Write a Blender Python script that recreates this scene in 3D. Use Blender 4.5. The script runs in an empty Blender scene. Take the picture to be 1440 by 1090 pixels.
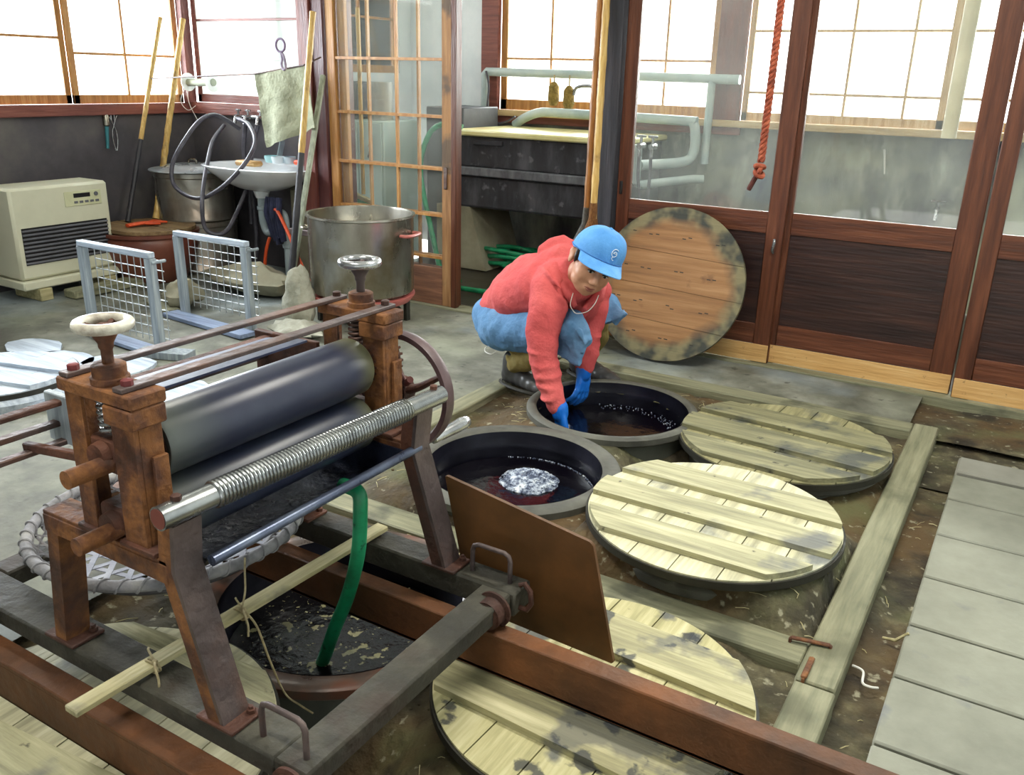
import bpy, bmesh, math, random
from mathutils import Vector, Matrix, Quaternion, noise as mnoise
random.seed(7)
C = bpy.context.scene.collection
PI = math.pi
K = 0.8            # authoring units -> metres
H = 1.7            # eye height in authoring units

# ------------------------------------------------------------------ materials
def rgb(h):
    if isinstance(h, str):
        h = h.lstrip('#'); v = [int(h[i:i+2], 16)/255 for i in (0, 2, 4)]
        return tuple(((c/12.92) if c <= .04045 else ((c+.055)/1.055)**2.4) for c in v) + (1,)
    return tuple(h) + (1,)
def mat(name, cols, scale=6, stretch=(1, 1, 1), rough=.6, metal=0, bump=.15, bscale=None, spread=.22, detail=8, dist=0, spec=.5, rvar=.12, coat=0, alpha=None, spots=None):
    m = bpy.data.materials.new(name); m.use_nodes = True
    n = m.node_tree.nodes; l = m.node_tree.links; b = n['Principled BSDF']
    tc = n.new('ShaderNodeTexCoord'); mp = n.new('ShaderNodeMapping'); mp.inputs['Scale'].default_value = stretch
    l.new(tc.outputs['Object'], mp.inputs['Vector'])
    no = n.new('ShaderNodeTexNoise'); no.inputs['Scale'].default_value = scale; no.inputs['Detail'].default_value = detail
    no.inputs['Roughness'].default_value = .62; no.inputs['Distortion'].default_value = dist
    l.new(mp.outputs['Vector'], no.inputs['Vector'])
    cr = n.new('ShaderNodeValToRGB'); e = cr.color_ramp.elements
    k = len(cols)
    if k == 1: cols = cols*2; k = 2
    for i in range(k-2): e.new(.5)
    for i, c in enumerate(cols):
        e[i].position = .5-spread+2*spread*i/(k-1); e[i].color = rgb(c)
    l.new(no.outputs['Fac'], cr.inputs['Fac'])
    col = cr.outputs['Color']
    if spots:
        for (sc, lo, hi, c, f) in spots:
            s = n.new('ShaderNodeTexNoise'); s.inputs['Scale'].default_value = sc; s.inputs['Detail'].default_value = 5
            l.new(tc.outputs['Object'], s.inputs['Vector'])
            r = n.new('ShaderNodeMapRange'); r.inputs['From Min'].default_value = lo; r.inputs['From Max'].default_value = hi; r.inputs['To Max'].default_value = f
            l.new(s.outputs['Fac'], r.inputs['Value'])
            mx = n.new('ShaderNodeMix'); mx.data_type = 'RGBA'; l.new(r.outputs['Result'], mx.inputs[0]); l.new(col, mx.inputs[6]); mx.inputs[7].default_value = rgb(c)
            col = mx.outputs[2]
    l.new(col, b.inputs['Base Color'])
    b.inputs['Metallic'].default_value = metal; b.inputs['Specular IOR Level'].default_value = spec
    rr = n.new('ShaderNodeMapRange'); rr.inputs['To Min'].default_value = max(.02, rough-rvar); rr.inputs['To Max'].default_value = min(1, rough+rvar)
    l.new(no.outputs['Fac'], rr.inputs['Value']); l.new(rr.outputs['Result'], b.inputs['Roughness'])
    if coat: b.inputs['Coat Weight'].default_value = coat
    if bump:
        n2 = n.new('ShaderNodeTexNoise'); n2.inputs['Scale'].default_value = bscale or scale*3; n2.inputs['Detail'].default_value = 6
        l.new(mp.outputs['Vector'], n2.inputs['Vector'])
        bu = n.new('ShaderNodeBump'); bu.inputs['Strength'].default_value = bump; bu.inputs['Distance'].default_value = .02
        l.new(n2.outputs['Fac'], bu.inputs['Height']); l.new(bu.outputs['Normal'], b.inputs['Normal'])
    return m
def wood(name, cols, axis=0, s=3, **k):
    st = [14, 14, 14]; st[axis] = 1
    k.setdefault('bump', .2); k.setdefault('rough', .7)
    return mat(name, cols, scale=s, stretch=tuple(st), **k)
def glassmat(name, haze, dirt=.15, tint=(1, 1, 1)):
    m = bpy.data.materials.new(name); m.use_nodes = True
    n = m.node_tree.nodes; l = m.node_tree.links; n.clear()
    o = n.new('ShaderNodeOutputMaterial'); t = n.new('ShaderNodeBsdfTransparent'); t.inputs[0].default_value = tint+(1,)
    d = n.new('ShaderNodeBsdfDiffuse'); d.inputs[0].default_value = (.75, .8, .76, 1)
    tr = n.new('ShaderNodeBsdfTranslucent'); tr.inputs[0].default_value = (.8, .84, .8, 1)
    ad = n.new('ShaderNodeMixShader'); l.new(d.outputs[0], ad.inputs[1]); l.new(tr.outputs[0], ad.inputs[2])
    g = n.new('ShaderNodeBsdfGlossy'); g.inputs['Roughness'].default_value = .03
    tc = n.new('ShaderNodeTexCoord'); no = n.new('ShaderNodeTexNoise'); no.inputs['Scale'].default_value = 2.5; no.inputs['Detail'].default_value = 6
    l.new(tc.outputs['Object'], no.inputs['Vector'])
    mr = n.new('ShaderNodeMapRange'); mr.inputs['From Min'].default_value = .35; mr.inputs['From Max'].default_value = .75
    mr.inputs['To Min'].default_value = haze; mr.inputs['To Max'].default_value = haze+dirt
    l.new(no.outputs['Fac'], mr.inputs['Value'])
    m1 = n.new('ShaderNodeMixShader'); l.new(mr.outputs['Result'], m1.inputs[0]); l.new(t.outputs[0], m1.inputs[1]); l.new(ad.outputs[0], m1.inputs[2])
    fr = n.new('ShaderNodeFresnel'); fr.inputs['IOR'].default_value = 1.35
    m2 = n.new('ShaderNodeMixShader'); l.new(fr.outputs[0], m2.inputs[0]); l.new(m1.outputs[0], m2.inputs[1]); l.new(g.outputs[0], m2.inputs[2])
    l.new(m2.outputs[0], o.inputs[0])
    return m

CONC = mat('concrete_floor', ['#44453b', '#6c6c60', '#929286'], scale=4.5, rough=.75, bump=.35, bscale=14, spots=[(2.2, .5, .68, '#8d927e', .6), (.9, .5, .62, '#94a4b0', .5), (1.3, .56, .66, '#3c3c32', .6), (14, .64, .72, '#2f3029', .7)])
EARTH = mat('damp_earth', ['#211e15', '#45402f', '#7a7357'], scale=7, rough=.9, bump=.9, bscale=22, spots=[(2.1, .46, .62, '#5e4728', .75), (3.3, .52, .66, '#5f6340', .7), (4.2, .56, .66, '#1d1b16', .8), (30, .62, .7, '#a19d86', .8)])
WALLD = mat('dark_sooty_plaster', ['#38353a', '#4f4b50', '#67625f'], scale=2.2, rough=.8, bump=.2, spots=[(1.2, .55, .7, '#75706b', .5)])
WALLG = mat('stained_grey_plaster', ['#3a3a40', '#74766f', '#b5b7a4'], scale=2.4, stretch=(2.2, 2.2, .8), rough=.85, bump=.2, spots=[(2.5, .52, .66, '#4d4a54', .85), (1.1, .5, .62, '#b4b79c', .7)])
WHITEW = mat('white_plaster', ['#cfd6d8', '#e6ebec'], scale=3, rough=.8, bump=.05)
CEIL = mat('pale_ceiling', ['#bfbfb2', '#d6d6ca'], scale=3, rough=.9, bump=.05)
TRIMR = wood('red_brown_trim', ['#5b3029', '#7a4338', '#8c5648'], 0, rough=.5)
TRIMZ = wood('red_brown_post', ['#4e2526', '#6e3a32', '#834a3d'], 2, rough=.5)
DOORX = wood('door_rail_wood', ['#44251a', '#5e3422', '#75452d'], 0, rough=.42)
DOORZ = wood('door_stile_wood', ['#402217', '#5a311f', '#70412a'], 2, rough=.42)
ORNG = wood('amber_window_wood', ['#8d5e2c', '#b07a40', '#caa063'], 2, rough=.5)
PANEL = wood('dark_door_panel', ['#241819', '#33211f', '#452a22'], 0, s=2, rough=.4)
KICK = wood('pale_kick_board', ['#b98e57', '#d3a669', '#ddb880'], 0, rough=.6, spots=[(26, .66, .72, '#5b4024', .6)])
DARKP = wood('charred_post', ['#212126', '#303037', '#45434a'], 2, rough=.7)
PLANKX = wood('weathered_plank_x', ['#5e6049', '#7e7d64', '#989679'], 0, spots=[(5, .58, .7, '#3c3e33', .7)])
PLANKY = wood('weathered_plank_y', ['#64664e', '#85846a', '#9e9b80'], 1, spots=[(4, .58, .7, '#44452f', .6)])
LIDX = wood('lid_batten_wood', ['#78765c', '#aaa684', '#cec9a6'], 0, s=2.4, spots=[(5, .6, .7, '#5c6068', .75), (24, .68, .74, '#33302a', .8)])
LIDY = wood('lid_board_wood', ['#95927a', '#c8c4a3', '#e4e0c3'], 1, s=2.4, spots=[(4, .6, .7, '#5d6470', .8)])
LIDX2 = wood('old_lid_batten_wood', ['#595942', '#807d5e', '#a19d78'], 0, s=2.4, spots=[(5, .56, .68, '#3f4446', .8), (20, .66, .72, '#26251f', .8)])
LIDY2 = wood('old_lid_board_wood', ['#656448', '#918c66', '#b0a981'], 1, s=2.4, spots=[(4, .55, .66, '#474d52', .8)])
LIDXS = wood('stained_lid_batten', ['#77745a', '#a8a27c', '#cfc8a2'], 0, s=2.4, spots=[(3.6, .57, .61, '#6a6a62', .8), (11, .60, .64, '#3b3f44', .85)])
LIDYS = wood('stained_lid_board', ['#8a865f', '#b9b285', '#d6d0a8'], 1, s=2.4, spots=[(3.8, .57, .61, '#565a5e', .85), (11, .61, .65, '#33373d', .85)])
LIDBLUE = wood('bluish_lid_wood', ['#8995a6', '#b6c1cf', '#d9e2ea'], 0, s=2.4)
LEAN = wood('orange_lid_wood', ['#6f4d2e', '#926941', '#a88058'], 0, s=1.6, bump=.15, spots=[(6, .63, .72, '#4b3022', .7)])
EDGE = mat('black_wet_edge', ['#17160f', '#2c2a20'], rough=.6)
VATC = mat('vat_clay_rim', ['#3b3c38', '#55554e', '#6c6c62'], scale=5, rough=.6, bump=.2, spots=[(7, .6, .7, '#2b2b2a', .6)])
VATB = mat('vat_wall_outside', ['#343733', '#4c4f4a', '#62655c'], scale=3, stretch=(1, 1, .5), rough=.7, bump=.15)
VATI = mat('vat_wall_inside', ['#0b0b12', '#15151f', '#232330'], scale=5, rough=.3, bump=.1)
VATR = mat('glazed_brown_rim', ['#2d2422', '#54463f', '#6c5a4f'], scale=6, rough=.3, bump=.1, spots=[(6, .52, .62, '#6a3d2c', .7)])
DYE = mat('indigo_liquid', ['#040308', '#0a0710'], scale=3, rough=.06, rvar=.03, bump=.22, bscale=12, spec=.5)
DYE3 = mat('scummy_dye', ['#08070a', '#100e10'], scale=3, rough=.14, bump=.3, bscale=25, spec=.35, spots=[(26, .62, .65, '#8a8562', .9), (60, .64, .67, '#a7a27a', .7)])
FOAM = mat('indigo_foam', ['#1d2230', '#55617c', '#b9c4d6', '#eef3f8'], scale=38, rough=.5, bump=.8, bscale=70, spread=.16)
RUST = mat('orange_rust', ['#2e1a12', '#56321e', '#83542b', '#4c2b1d'], scale=13, rough=.75, bump=.4, bscale=40, spots=[(5, .55, .68, '#33201a', .7)])
RUSTD = mat('dark_rust', ['#241816', '#4a2b20', '#6b3f2a'], scale=7, rough=.7, bump=.4, bscale=40)
RUSTR = mat('rail_rust', ['#38200f', '#5f3a1f', '#7d4c28'], scale=5, rough=.65, bump=.3, bscale=30)
IRON = mat('grey_brown_iron', ['#3e3536', '#5d5150', '#776660'], scale=6, rough=.55, metal=.4, bump=.3, bscale=35, spots=[(5, .55, .68, '#6a4430', .6)])
BEAM = mat('dark_base_beam', ['#1f1e1a', '#38362e', '#59564a'], scale=5, rough=.75, bump=.5, bscale=26, spots=[(6, .55, .66, '#3a2a22', .6)])
WHEELC = mat('worn_cream_wheel', ['#4a3a36', '#857a6e', '#c6c2b4', '#dcdad0'], scale=11, rough=.35, bump=.2)
CHROME = mat('polished_grey_iron', ['#6d6d70', '#a7a9ac', '#cfd2d2'], scale=9, rough=.25, metal=.8, bump=.1)
PIPES = mat('galvanised_pipe', ['#73767a', '#9c9fa0', '#b9bbba'], scale=8, rough=.25, metal=.9, bump=0, spots=[(9, .6, .7, '#6f6b42', .5)])
ROLL = mat('indigo_stained_rubber', ['#23283c', '#2d3146', '#3e4555', '#565d62'], scale=2.2, stretch=(1, .8, 1), rough=.36, bump=.05, spots=[(2.6, .48, .66, '#3c3d5c', .8)])
ROLLE = mat('yellowed_roller_end', ['#5d5f4a', '#7e7d5c', '#94905f'], scale=3, rough=.38, bump=.05)
def rollmat():
    m = ROLL; n = m.node_tree.nodes; l = m.node_tree.links; b = n['Principled BSDF']; src = b.inputs['Base Color'].links[0].from_socket
    tc = n.new('ShaderNodeTexCoord'); sp = n.new('ShaderNodeSeparateXYZ'); l.new(tc.outputs['Object'], sp.inputs[0])
    no = n.new('ShaderNodeTexNoise'); no.inputs['Scale'].default_value = 5; l.new(tc.outputs['Object'], no.inputs['Vector'])
    def side(sgn, a, b_, col, src):
        ma = n.new('ShaderNodeMath'); ma.operation = 'MULTIPLY_ADD'; ma.inputs[1].default_value = sgn; ma.inputs[2].default_value = 0; l.new(sp.outputs['Y'], ma.inputs[0]); 
        mb_ = n.new('ShaderNodeMath'); mb_.operation = 'MULTIPLY_ADD'; mb_.inputs[1].default_value = .14; l.new(no.outputs['Fac'], mb_.inputs[0]); l.new(ma.outputs[0], mb_.inputs[2])
        mr = n.new('ShaderNodeMapRange'); mr.inputs['From Min'].default_value = a; mr.inputs['From Max'].default_value = b_; mr.inputs['To Max'].default_value = .85; mr.interpolation_type = 'SMOOTHSTEP'; l.new(mb_.outputs[0], mr.inputs['Value'])
        mx = n.new('ShaderNodeMix'); mx.data_type = 'RGBA'; l.new(mr.outputs['Result'], mx.inputs[0]); l.new(src, mx.inputs[6]); mx.inputs[7].default_value = rgb(col); return mx.outputs[2]
    s = side(1, .27, .40, '#77774f', src); s = side(-1, .17, .40, '#646a62', s); l.new(s, b.inputs['Base Color'])
rollmat()
TRAY = mat('blue_black_steel', ['#16171f', '#262a3c', '#3d4459'], scale=5, rough=.3, metal=.35, bump=.25, bscale=60)
SHEET = mat('rusty_steel_sheet', ['#35240f', '#5a3b1c', '#7b5027'], scale=3.2, rough=.5, metal=.15, bump=.12, spots=[(1.6, .5, .66, '#33291a', .7)])
GREEN = mat('green_hose', ['#0c5a3a', '#158a5c', '#23a070'], scale=12, rough=.4, bump=.05, spots=[(30, .64, .7, '#0a2a20', .8)])
SLATW = wood('pale_slat', ['#8c845f', '#b7ad82', '#cfc69e'], 1, s=3, spots=[(6, .6, .7, '#5f615e', .7)])
STRING = mat('jute_string', ['#8b7c5c', '#c2b48d'], scale=60, rough=.9)
WICK = mat('grey_bamboo_weave', ['#666a78', '#9496a4', '#b9bbc2'], scale=9, rough=.7, bump=.2)
WICKD = mat('dark_bamboo_band', ['#26252a', '#48464b', '#6d6a6b'], scale=8, stretch=(1, 1, 3), rough=.6, bump=.3)
CREAM = mat('cream_enamel', ['#c9c8b0', '#dedcc4'], scale=2, rough=.4, bump=.02)
GREYP = mat('grey_plastic', ['#5b5c63', '#74757c'], scale=5, rough=.5, bump=.02)
BLACKP = mat('black_plastic', ['#121214', '#202024'], scale=5, rough=.4, bump=.02)
CRATEW = wood('blue_grey_frame_wood', ['#66707a', '#8b959c', '#aeb8bd'], 2, rough=.6)
CRATEX = wood('blue_grey_rail_wood', ['#7e8a99', '#a3afbd', '#c5d0dc'], 0, rough=.55)
WIRE = mat('galvanised_wire', ['#9fa6aa', '#d0d5d6'], scale=20, rough=.35, metal=.6, bump=0)
BLUEP = wood('blue_stained_plank', ['#4b566c', '#7483a0', '#93a3bd'], 0, rough=.5)
STEEL = mat('stainless_steel', ['#75716a', '#99958a', '#b9b6ac'], scale=3, stretch=(1, 1, .4), rough=.27, metal=.9, bump=.03, spots=[(3.2, .50, .64, '#756747', .7)])
TIN = mat('tarnished_tin', ['#6f6d68', '#98948c', '#b5b1a8'], scale=3, stretch=(2, 2, .4), rough=.3, metal=.8, bump=.03, spots=[(3, .5, .64, '#6a4c37', .5)])
CLAY = mat('red_brown_glaze', ['#46221c', '#6d3a2d', '#83503e'], scale=3, rough=.35, bump=.05)
WOODB = wood('brown_lid_board', ['#4f3b26', '#7c6342', '#97805b'], 0)
ORANGE = mat('orange_rubber', ['#c2401a', '#e55a26'], scale=6, rough=.5, bump=.05)
PORC = mat('white_porcelain', ['#dfe3e6', '#f0f3f5'], scale=3, rough=.12, bump=0, coat=.4)
PVC = mat('grey_pvc', ['#8c9aa0', '#a7b4b8'], scale=4, rough=.4, bump=.02)
PVCB = mat('pale_painted_pipe', ['#8fa0a4', '#aebcba', '#c3ccc4'], scale=4, rough=.4, bump=.05)
HOSEB = mat('grey_black_hose', ['#33313a', '#4b4953', '#68656f'], scale=8, rough=.35, bump=.03)
TOWEL = mat('olive_grey_cloth', ['#7d8069', '#999c83', '#b1b49b'], scale=5, rough=.95, bump=.5, bscale=50, spots=[(3, .55, .66, '#7b7a48', .6)])
BAMB = wood('golden_bamboo', ['#96743c', '#c49e55', '#dcc07e'], 2, s=4, rough=.4, spots=[(9, .6, .7, '#5a3c1c', .6)])
BAMD = wood('brown_bamboo', ['#5d3c1c', '#8e5d2b', '#b27b3d'], 2, s=4, rough=.4)
BAMK = mat('blackened_bamboo', ['#222126', '#35343a'], scale=6, rough=.5)
STICK = wood('grey_green_stick', ['#6d7361', '#929783', '#aeb39c'], 2, s=3)
ROCK = mat('whitewashed_stone', ['#7b7b6b', '#a6a596', '#c5c4b6'], scale=6, rough=.9, bump=.8, bscale=20, spots=[(5, .55, .66, '#4c4a3c', .7)])
PINK = mat('pink_enamel', ['#a0524f', '#c8746c'], scale=6, rough=.4)
TROUGH = mat('dark_trough_concrete', ['#1f1f22', '#34343a', '#56565c'], scale=3, stretch=(2.5, 2.5, .8), rough=.8, bump=.3, bscale=22, spots=[(14, .6, .7, '#7a7a80', .6)])
TRIMT = mat('grey_trough_ledge', ['#45464b', '#65666c', '#7d7e84'], scale=6, stretch=(3, 3, 1), rough=.8, bump=.2)
YELL = mat('yellow_worktop', ['#c6bf80', '#dcd59a', '#e9e4b8'], scale=3, rough=.35, bump=.02, spots=[(2, .5, .66, '#c79f4a', .7)])
SUPP = mat('tan_concrete', ['#6f6a58', '#8f8a74', '#a6a18b'], scale=3, rough=.85, bump=.3)
LOCK = mat('pale_green_steel', ['#a9bdb6', '#c4d4cd'], scale=2, rough=.4, bump=.02)
ROPE = mat('red_brown_rope', ['#5e2618', '#94452c', '#b8684a'], scale=30, rough=.85, bump=.4)
ROPED = mat('dark_rope_end', ['#3c1c18', '#5e2d25'], scale=30, rough=.85, bump=.3)
SLAB = mat('grey_green_paving', ['#6d6e62', '#86877a', '#9b9c8e'], scale=2.4, rough=.75, bump=.15, bscale=30, spots=[(5, .6, .68, '#5c6070', .5)])
SLABW = mat('white_paving', ['#77766c', '#939288'], scale=3, rough=.8)
SKIN = mat('skin', ['#a8735a', '#c08b6d', '#cc9a7c'], scale=5, rough=.5, bump=.03, spec=.35)
HAIR = mat('black_hair', ['#0e0b0a', '#1e1714'], scale=60, rough=.5)
HOOD = mat('coral_red_fleece', ['#b04548', '#cb5a5b', '#d86c6a'], scale=4, rough=.95, bump=.25, bscale=90, spec=.2)
DENIM = mat('soft_blue_cotton', ['#4c7299', '#638db8', '#7ca3ca'], scale=5, rough=.9, bump=.25, bscale=60, spec=.2)
CAPB = mat('bright_blue_twill', ['#4681c0', '#5c98d6', '#78afe2'], scale=6, rough=.85, bump=.15, bscale=120, spec=.2)
CAPE = mat('pale_embroidery', ['#a8bdd6', '#d3deea'], scale=40, rough=.9)
GLOVE = mat('blue_rubber_glove', ['#0f57b8', '#1a6fd6', '#3388e6'], scale=6, rough=.32, bump=.1, spec=.5)
GLOVED = mat('wet_dark_glove', ['#12142c', '#23264a'], scale=6, rough=.15, bump=.1)
KHAKI = mat('khaki_trousers', ['#6b5f34', '#8a7a43', '#a08f55'], scale=5, rough=.9, bump=.3, bscale=40)
BOOT = mat('dark_rubber_boot', ['#2c2c2d', '#444446', '#5a5a5a'], scale=5, rough=.35, bump=.05)
EYEW = mat('eye_white', ['#c9c2b8', '#d8d2c8'], rough=.2, bump=0)
EYEB = mat('eye_dark', ['#0d0806', '#1a0f0a'], rough=.1, bump=0)
LIPS = mat('lips', ['#85493c', '#99584a'], rough=.5, bump=0)
CUFF = mat('white_earbud_cord', ['#d0cfc8', '#e8e7e0'], rough=.5, bump=0)
GLASS = glassmat('window_glass_clear', .02, .03)
GLASSD = glassmat('door_glass_hazy', .03, .05, (.97, .98, .97))
LOGW = mat('log_end', ['#6d4630', '#8e6548'], scale=9, rough=.7)
DKWATER = mat('wet_back_floor', ['#25211c', '#3a342b', '#4c453a'], scale=2, rough=.35, bump=.2)
RED = mat('red_glint', ['#8f1020', '#b0182a'], rough=.4, bump=0)

# ------------------------------------------------------------------ geometry
class MB:
    def __init__(s): s.v = []; s.f = []; s.sm = []
    def add(s, vs, fs, smooth=False):
        o = len(s.v); s.v += [Vector(v) for v in vs]
        for f in fs: s.f.append(tuple(i+o for i in f)); s.sm.append(smooth)
        return s
    def box(s, lo, hi, M=None, bev=0):
        x0, y0, z0 = lo; x1, y1, z1 = hi
        if bev:
            b = min(bev, (x1-x0)*.45, (y1-y0)*.45, (z1-z0)*.45)
            vs = []
            for sx, sy, sz in [(a, c, d) for a in (0, 1) for c in (0, 1) for d in (0, 1)]:
                X = x1 if sx else x0; Y = y1 if sy else y0; Z = z1 if sz else z0
                dx = -b if sx else b; dy = -b if sy else b; dz = -b if sz else b
                vs += [(X, Y+dy, Z+dz), (X+dx, Y, Z+dz), (X+dx, Y+dy, Z)]
            def i(a, c, d, k): return (a*4+c*2+d)*3+k
            fs = []
            for a in (0, 1): fs.append([i(a, 0, 0, 0), i(a, 1, 0, 0), i(a, 1, 1, 0), i(a, 0, 1, 0)])
            for c in (0, 1): fs.append([i(0, c, 0, 1), i(1, c, 0, 1), i(1, c, 1, 1), i(0, c, 1, 1)])
            for d in (0, 1): fs.append([i(0, 0, d, 2), i(1, 0, d, 2), i(1, 1, d, 2), i(0, 1, d, 2)])
            for c in (0, 1):
                for d in (0, 1): fs.append([i(0, c, d, 1), i(1, c, d, 1), i(1, c, d, 2), i(0, c, d, 2)])
            for a in (0, 1):
                for d in (0, 1): fs.append([i(a, 0, d, 0), i(a, 1, d, 0), i(a, 1, d, 2), i(a, 0, d, 2)])
            for a in (0, 1):
                for c in (0, 1): fs.append([i(a, c, 0, 0), i(a, c, 1, 0), i(a, c, 1, 1), i(a, c, 0, 1)])
            for a in (0, 1):
                for c in (0, 1):
                    for d in (0, 1): fs.append([i(a, c, d, 0), i(a, c, d, 1), i(a, c, d, 2)])
        else:
            vs = [(x, y, z) for x in (x0, x1) for y in (y0, y1) for z in (z0, z1)]
            fs = [(0, 1, 3, 2), (4, 6, 7, 5), (0, 4, 5, 1), (2, 3, 7, 6), (0, 2, 6, 4), (1, 5, 7, 3)]
        if M: vs = [M @ Vector(v) for v in vs]
        return s.add(vs, fs)
    def beam(s, p, q, w, h, up=(0, 0, 1), bev=.003):
        p = Vector(p); q = Vector(q); d = q-p; L = d.length; d.normalize(); u = Vector(up); r = d.cross(u)
        if r.length < 1e-4: r = d.cross(Vector((1, 0, 0)))
        r.normalize(); u = r.cross(d)
        M = Matrix.Translation(p) @ Matrix((d, r, u)).transposed().to_4x4()
        return s.box((0, -w/2, -h/2), (L, w/2, h/2), M, bev)
    def tube(s, pts, r, n=12, cap=True, closed=False, smooth=True, scale=None):
        pts = [Vector(p) for p in pts]; m = len(pts)
        rs = r if isinstance(r, (list, tuple)) else [r]*m
        vs = []; prev = None
        for i, p in enumerate(pts):
            a = pts[(i-1) % m] if (closed or i > 0) else p; b = pts[(i+1) % m] if (closed or i < m-1) else p
            t = (b-a).normalized()
            if prev is None:
                u = Vector((0, 0, 1)) if abs(t.z) < .9 else Vector((1, 0, 0))
                x = t.cross(u).normalized()
            else:
                x = prev-t*prev.dot(t); x = x.normalized() if x.length > 1e-6 else t.orthogonal().normalized()
            prev = x; y = t.cross(x)
            for k in range(n):
                an = 2*PI*k/n
                e = (1, 1) if not scale else scale
                vs.append(p+(x*math.cos(an)*e[0]+y*math.sin(an)*e[1])*rs[i])
        fs = []
        for i in range(m if closed else m-1):
            j = (i+1) % m
            for k in range(n): fs.append((i*n+k, i*n+(k+1) % n, j*n+(k+1) % n, j*n+k))
        s.add(vs, fs, smooth)
        if cap and not closed:
            o = len(s.v)-m*n
            s.f.append(tuple(o+k for k in reversed(range(n)))); s.sm.append(False)
            s.f.append(tuple(o+(m-1)*n+k for k in range(n))); s.sm.append(False)
        return s
    def cyl(s, p, q, r, n=24, r2=None): return s.tube([p, q], [r, r if r2 is None else r2], n)
    def lathe(s, c, prof, n=48, ax=(0, 0, 1), smooth=True, sx=1, sy=1, closed=False):
        c = Vector(c); ax = Vector(ax).normalized(); x = ax.orthogonal().normalized() if abs(ax.z) < .999 else Vector((1, 0, 0)); y = ax.cross(x)
        vs = []; m = len(prof)
        for r, z in prof:
            for k in range(n):
                an = 2*PI*k/n; vs.append(c+ax*z+x*(r*math.cos(an)*sx)+y*(r*math.sin(an)*sy))
        fs = []
        for i in range(m if closed else m-1):
            j = (i+1) % m
            for k in range(n): fs.append((i*n+k, i*n+(k+1) % n, j*n+(k+1) % n, j*n+k))
        s.add(vs, fs, smooth)
        o = len(s.v)-m*n
        if not closed:
            if prof[0][0] > 1e-4: s.f.append(tuple(o+k for k in reversed(range(n)))); s.sm.append(False)
            if prof[-1][0] > 1e-4: s.f.append(tuple(o+(m-1)*n+k for k in range(n))); s.sm.append(False)
        return s
    def torus(s, c, R, r, n=40, m=14, ax=(0, 0, 1), sx=1, sy=1, wob=0):
        c = Vector(c); ax = Vector(ax).normalized(); x = ax.orthogonal().normalized() if abs(ax.z) < .999 else Vector((1, 0, 0)); y = ax.cross(x)
        pts = [c+x*(R*sx*math.cos(2*PI*k/n))+y*(R*sy*math.sin(2*PI*k/n)) for k in range(n)]
        return s.tube(pts, r, m, closed=True)
    def ball(s, c, r, n=16, sc=(1, 1, 1), M=None):
        c = Vector(c); vs = []; rows = n//2
        for i in range(1, rows):
            th = PI*i/rows
            for k in range(n):
                ph = 2*PI*k/n; v = Vector((math.sin(th)*math.cos(ph)*sc[0], math.sin(th)*math.sin(ph)*sc[1], math.cos(th)*sc[2]))*r
                if M: v = M @ v
                vs.append(c+v)
        t = Vector((0, 0, sc[2]*r)); 
        if M: t = M @ t
        vs.append(c+t); vs.append(c-t); a = len(vs)-2
        fs = []
        for i in range(rows-2):
            for k in range(n): fs.append((i*n+k, (i+1)*n+k, (i+1)*n+(k+1) % n, i*n+(k+1) % n))
        for k in range(n):
            fs.append((a, k, (k+1) % n)); fs.append((a+1, (rows-2)*n+(k+1) % n, (rows-2)*n+k))
        return s.add(vs, fs, True)
    def prism(s, poly, lo, hi, M=None):     # poly in XY, extruded lo..hi in Z
        n = len(poly); vs = [Vector((x, y, lo)) for x, y in poly]+[Vector((x, y, hi)) for x, y in poly]
        if M: vs = [M @ v for v in vs]
        fs = [tuple(reversed(range(n))), tuple(range(n, 2*n))]+[(i, (i+1) % n, n+(i+1) % n, n+i) for i in range(n)]
        return s.add(vs, fs)
    def build(s, name, m, parent=None, mod=None):
        me = bpy.data.meshes.new(name)
        if parent is not None: org = Vector(parent['_o'])
        else:
            xs = [v.x for v in s.v]; ys = [v.y for v in s.v]; zs = [v.z for v in s.v]
            org = Vector(((min(xs)+max(xs))/2, (min(ys)+max(ys))/2, min(zs)))
        me.from_pydata([(v-org)*K for v in s.v], [], s.f)
        bm = bmesh.new(); bm.from_mesh(me); bmesh.ops.recalc_face_normals(bm, faces=bm.faces); bm.to_mesh(me); bm.free()
        me.polygons.foreach_set('use_smooth', s.sm)
        me.materials.append(m)
        o = bpy.data.objects.new(name, me); C.objects.link(o)
        if parent is not None: o.parent = parent
        else: o.location = org*K
        o['_o'] = tuple(org)
        if mod: mod(o)
        return o
def thing(name, loc, label, cat, group=None):
    o = bpy.data.objects.new(name, None); C.objects.link(o); o.location = Vector(loc)*K; o.empty_display_size = .05
    o['_o'] = tuple(loc); return tag(o, label, cat, group)
def tag(o, label=None, cat=None, group=None, kind=None):
    if label: o['label'] = label
    if cat: o['category'] = cat
    if group: o['group'] = group
    if kind: o['kind'] = kind
    return o
def struct(name, mb, m, label=None):
    o = mb.build(name, m); o['kind'] = 'structure'
    if label: o['label'] = label
    return o
def arc(c, R, a0, a1, n=16, z=None, sx=1, sy=1):
    return [(c[0]+R*sx*math.cos(a0+(a1-a0)*i/n), c[1]+R*sy*math.sin(a0+(a1-a0)*i/n), c[2] if z is None else z) for i in range(n+1)]
def smooth(pts, sub=6):
    P = [Vector(p) for p in pts]; out = []
    for i in range(len(P)-1):
        a = P[max(i-1, 0)]; b = P[i]; c = P[i+1]; d = P[min(i+2, len(P)-1)]
        for k in range(sub):
            t = k/sub; out.append(.5*((2*b)+(c-a)*t+(2*a-5*b+4*c-d)*t*t+(3*b-a-3*c+d)*t**3))
    out.append(P[-1]); return out
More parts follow.
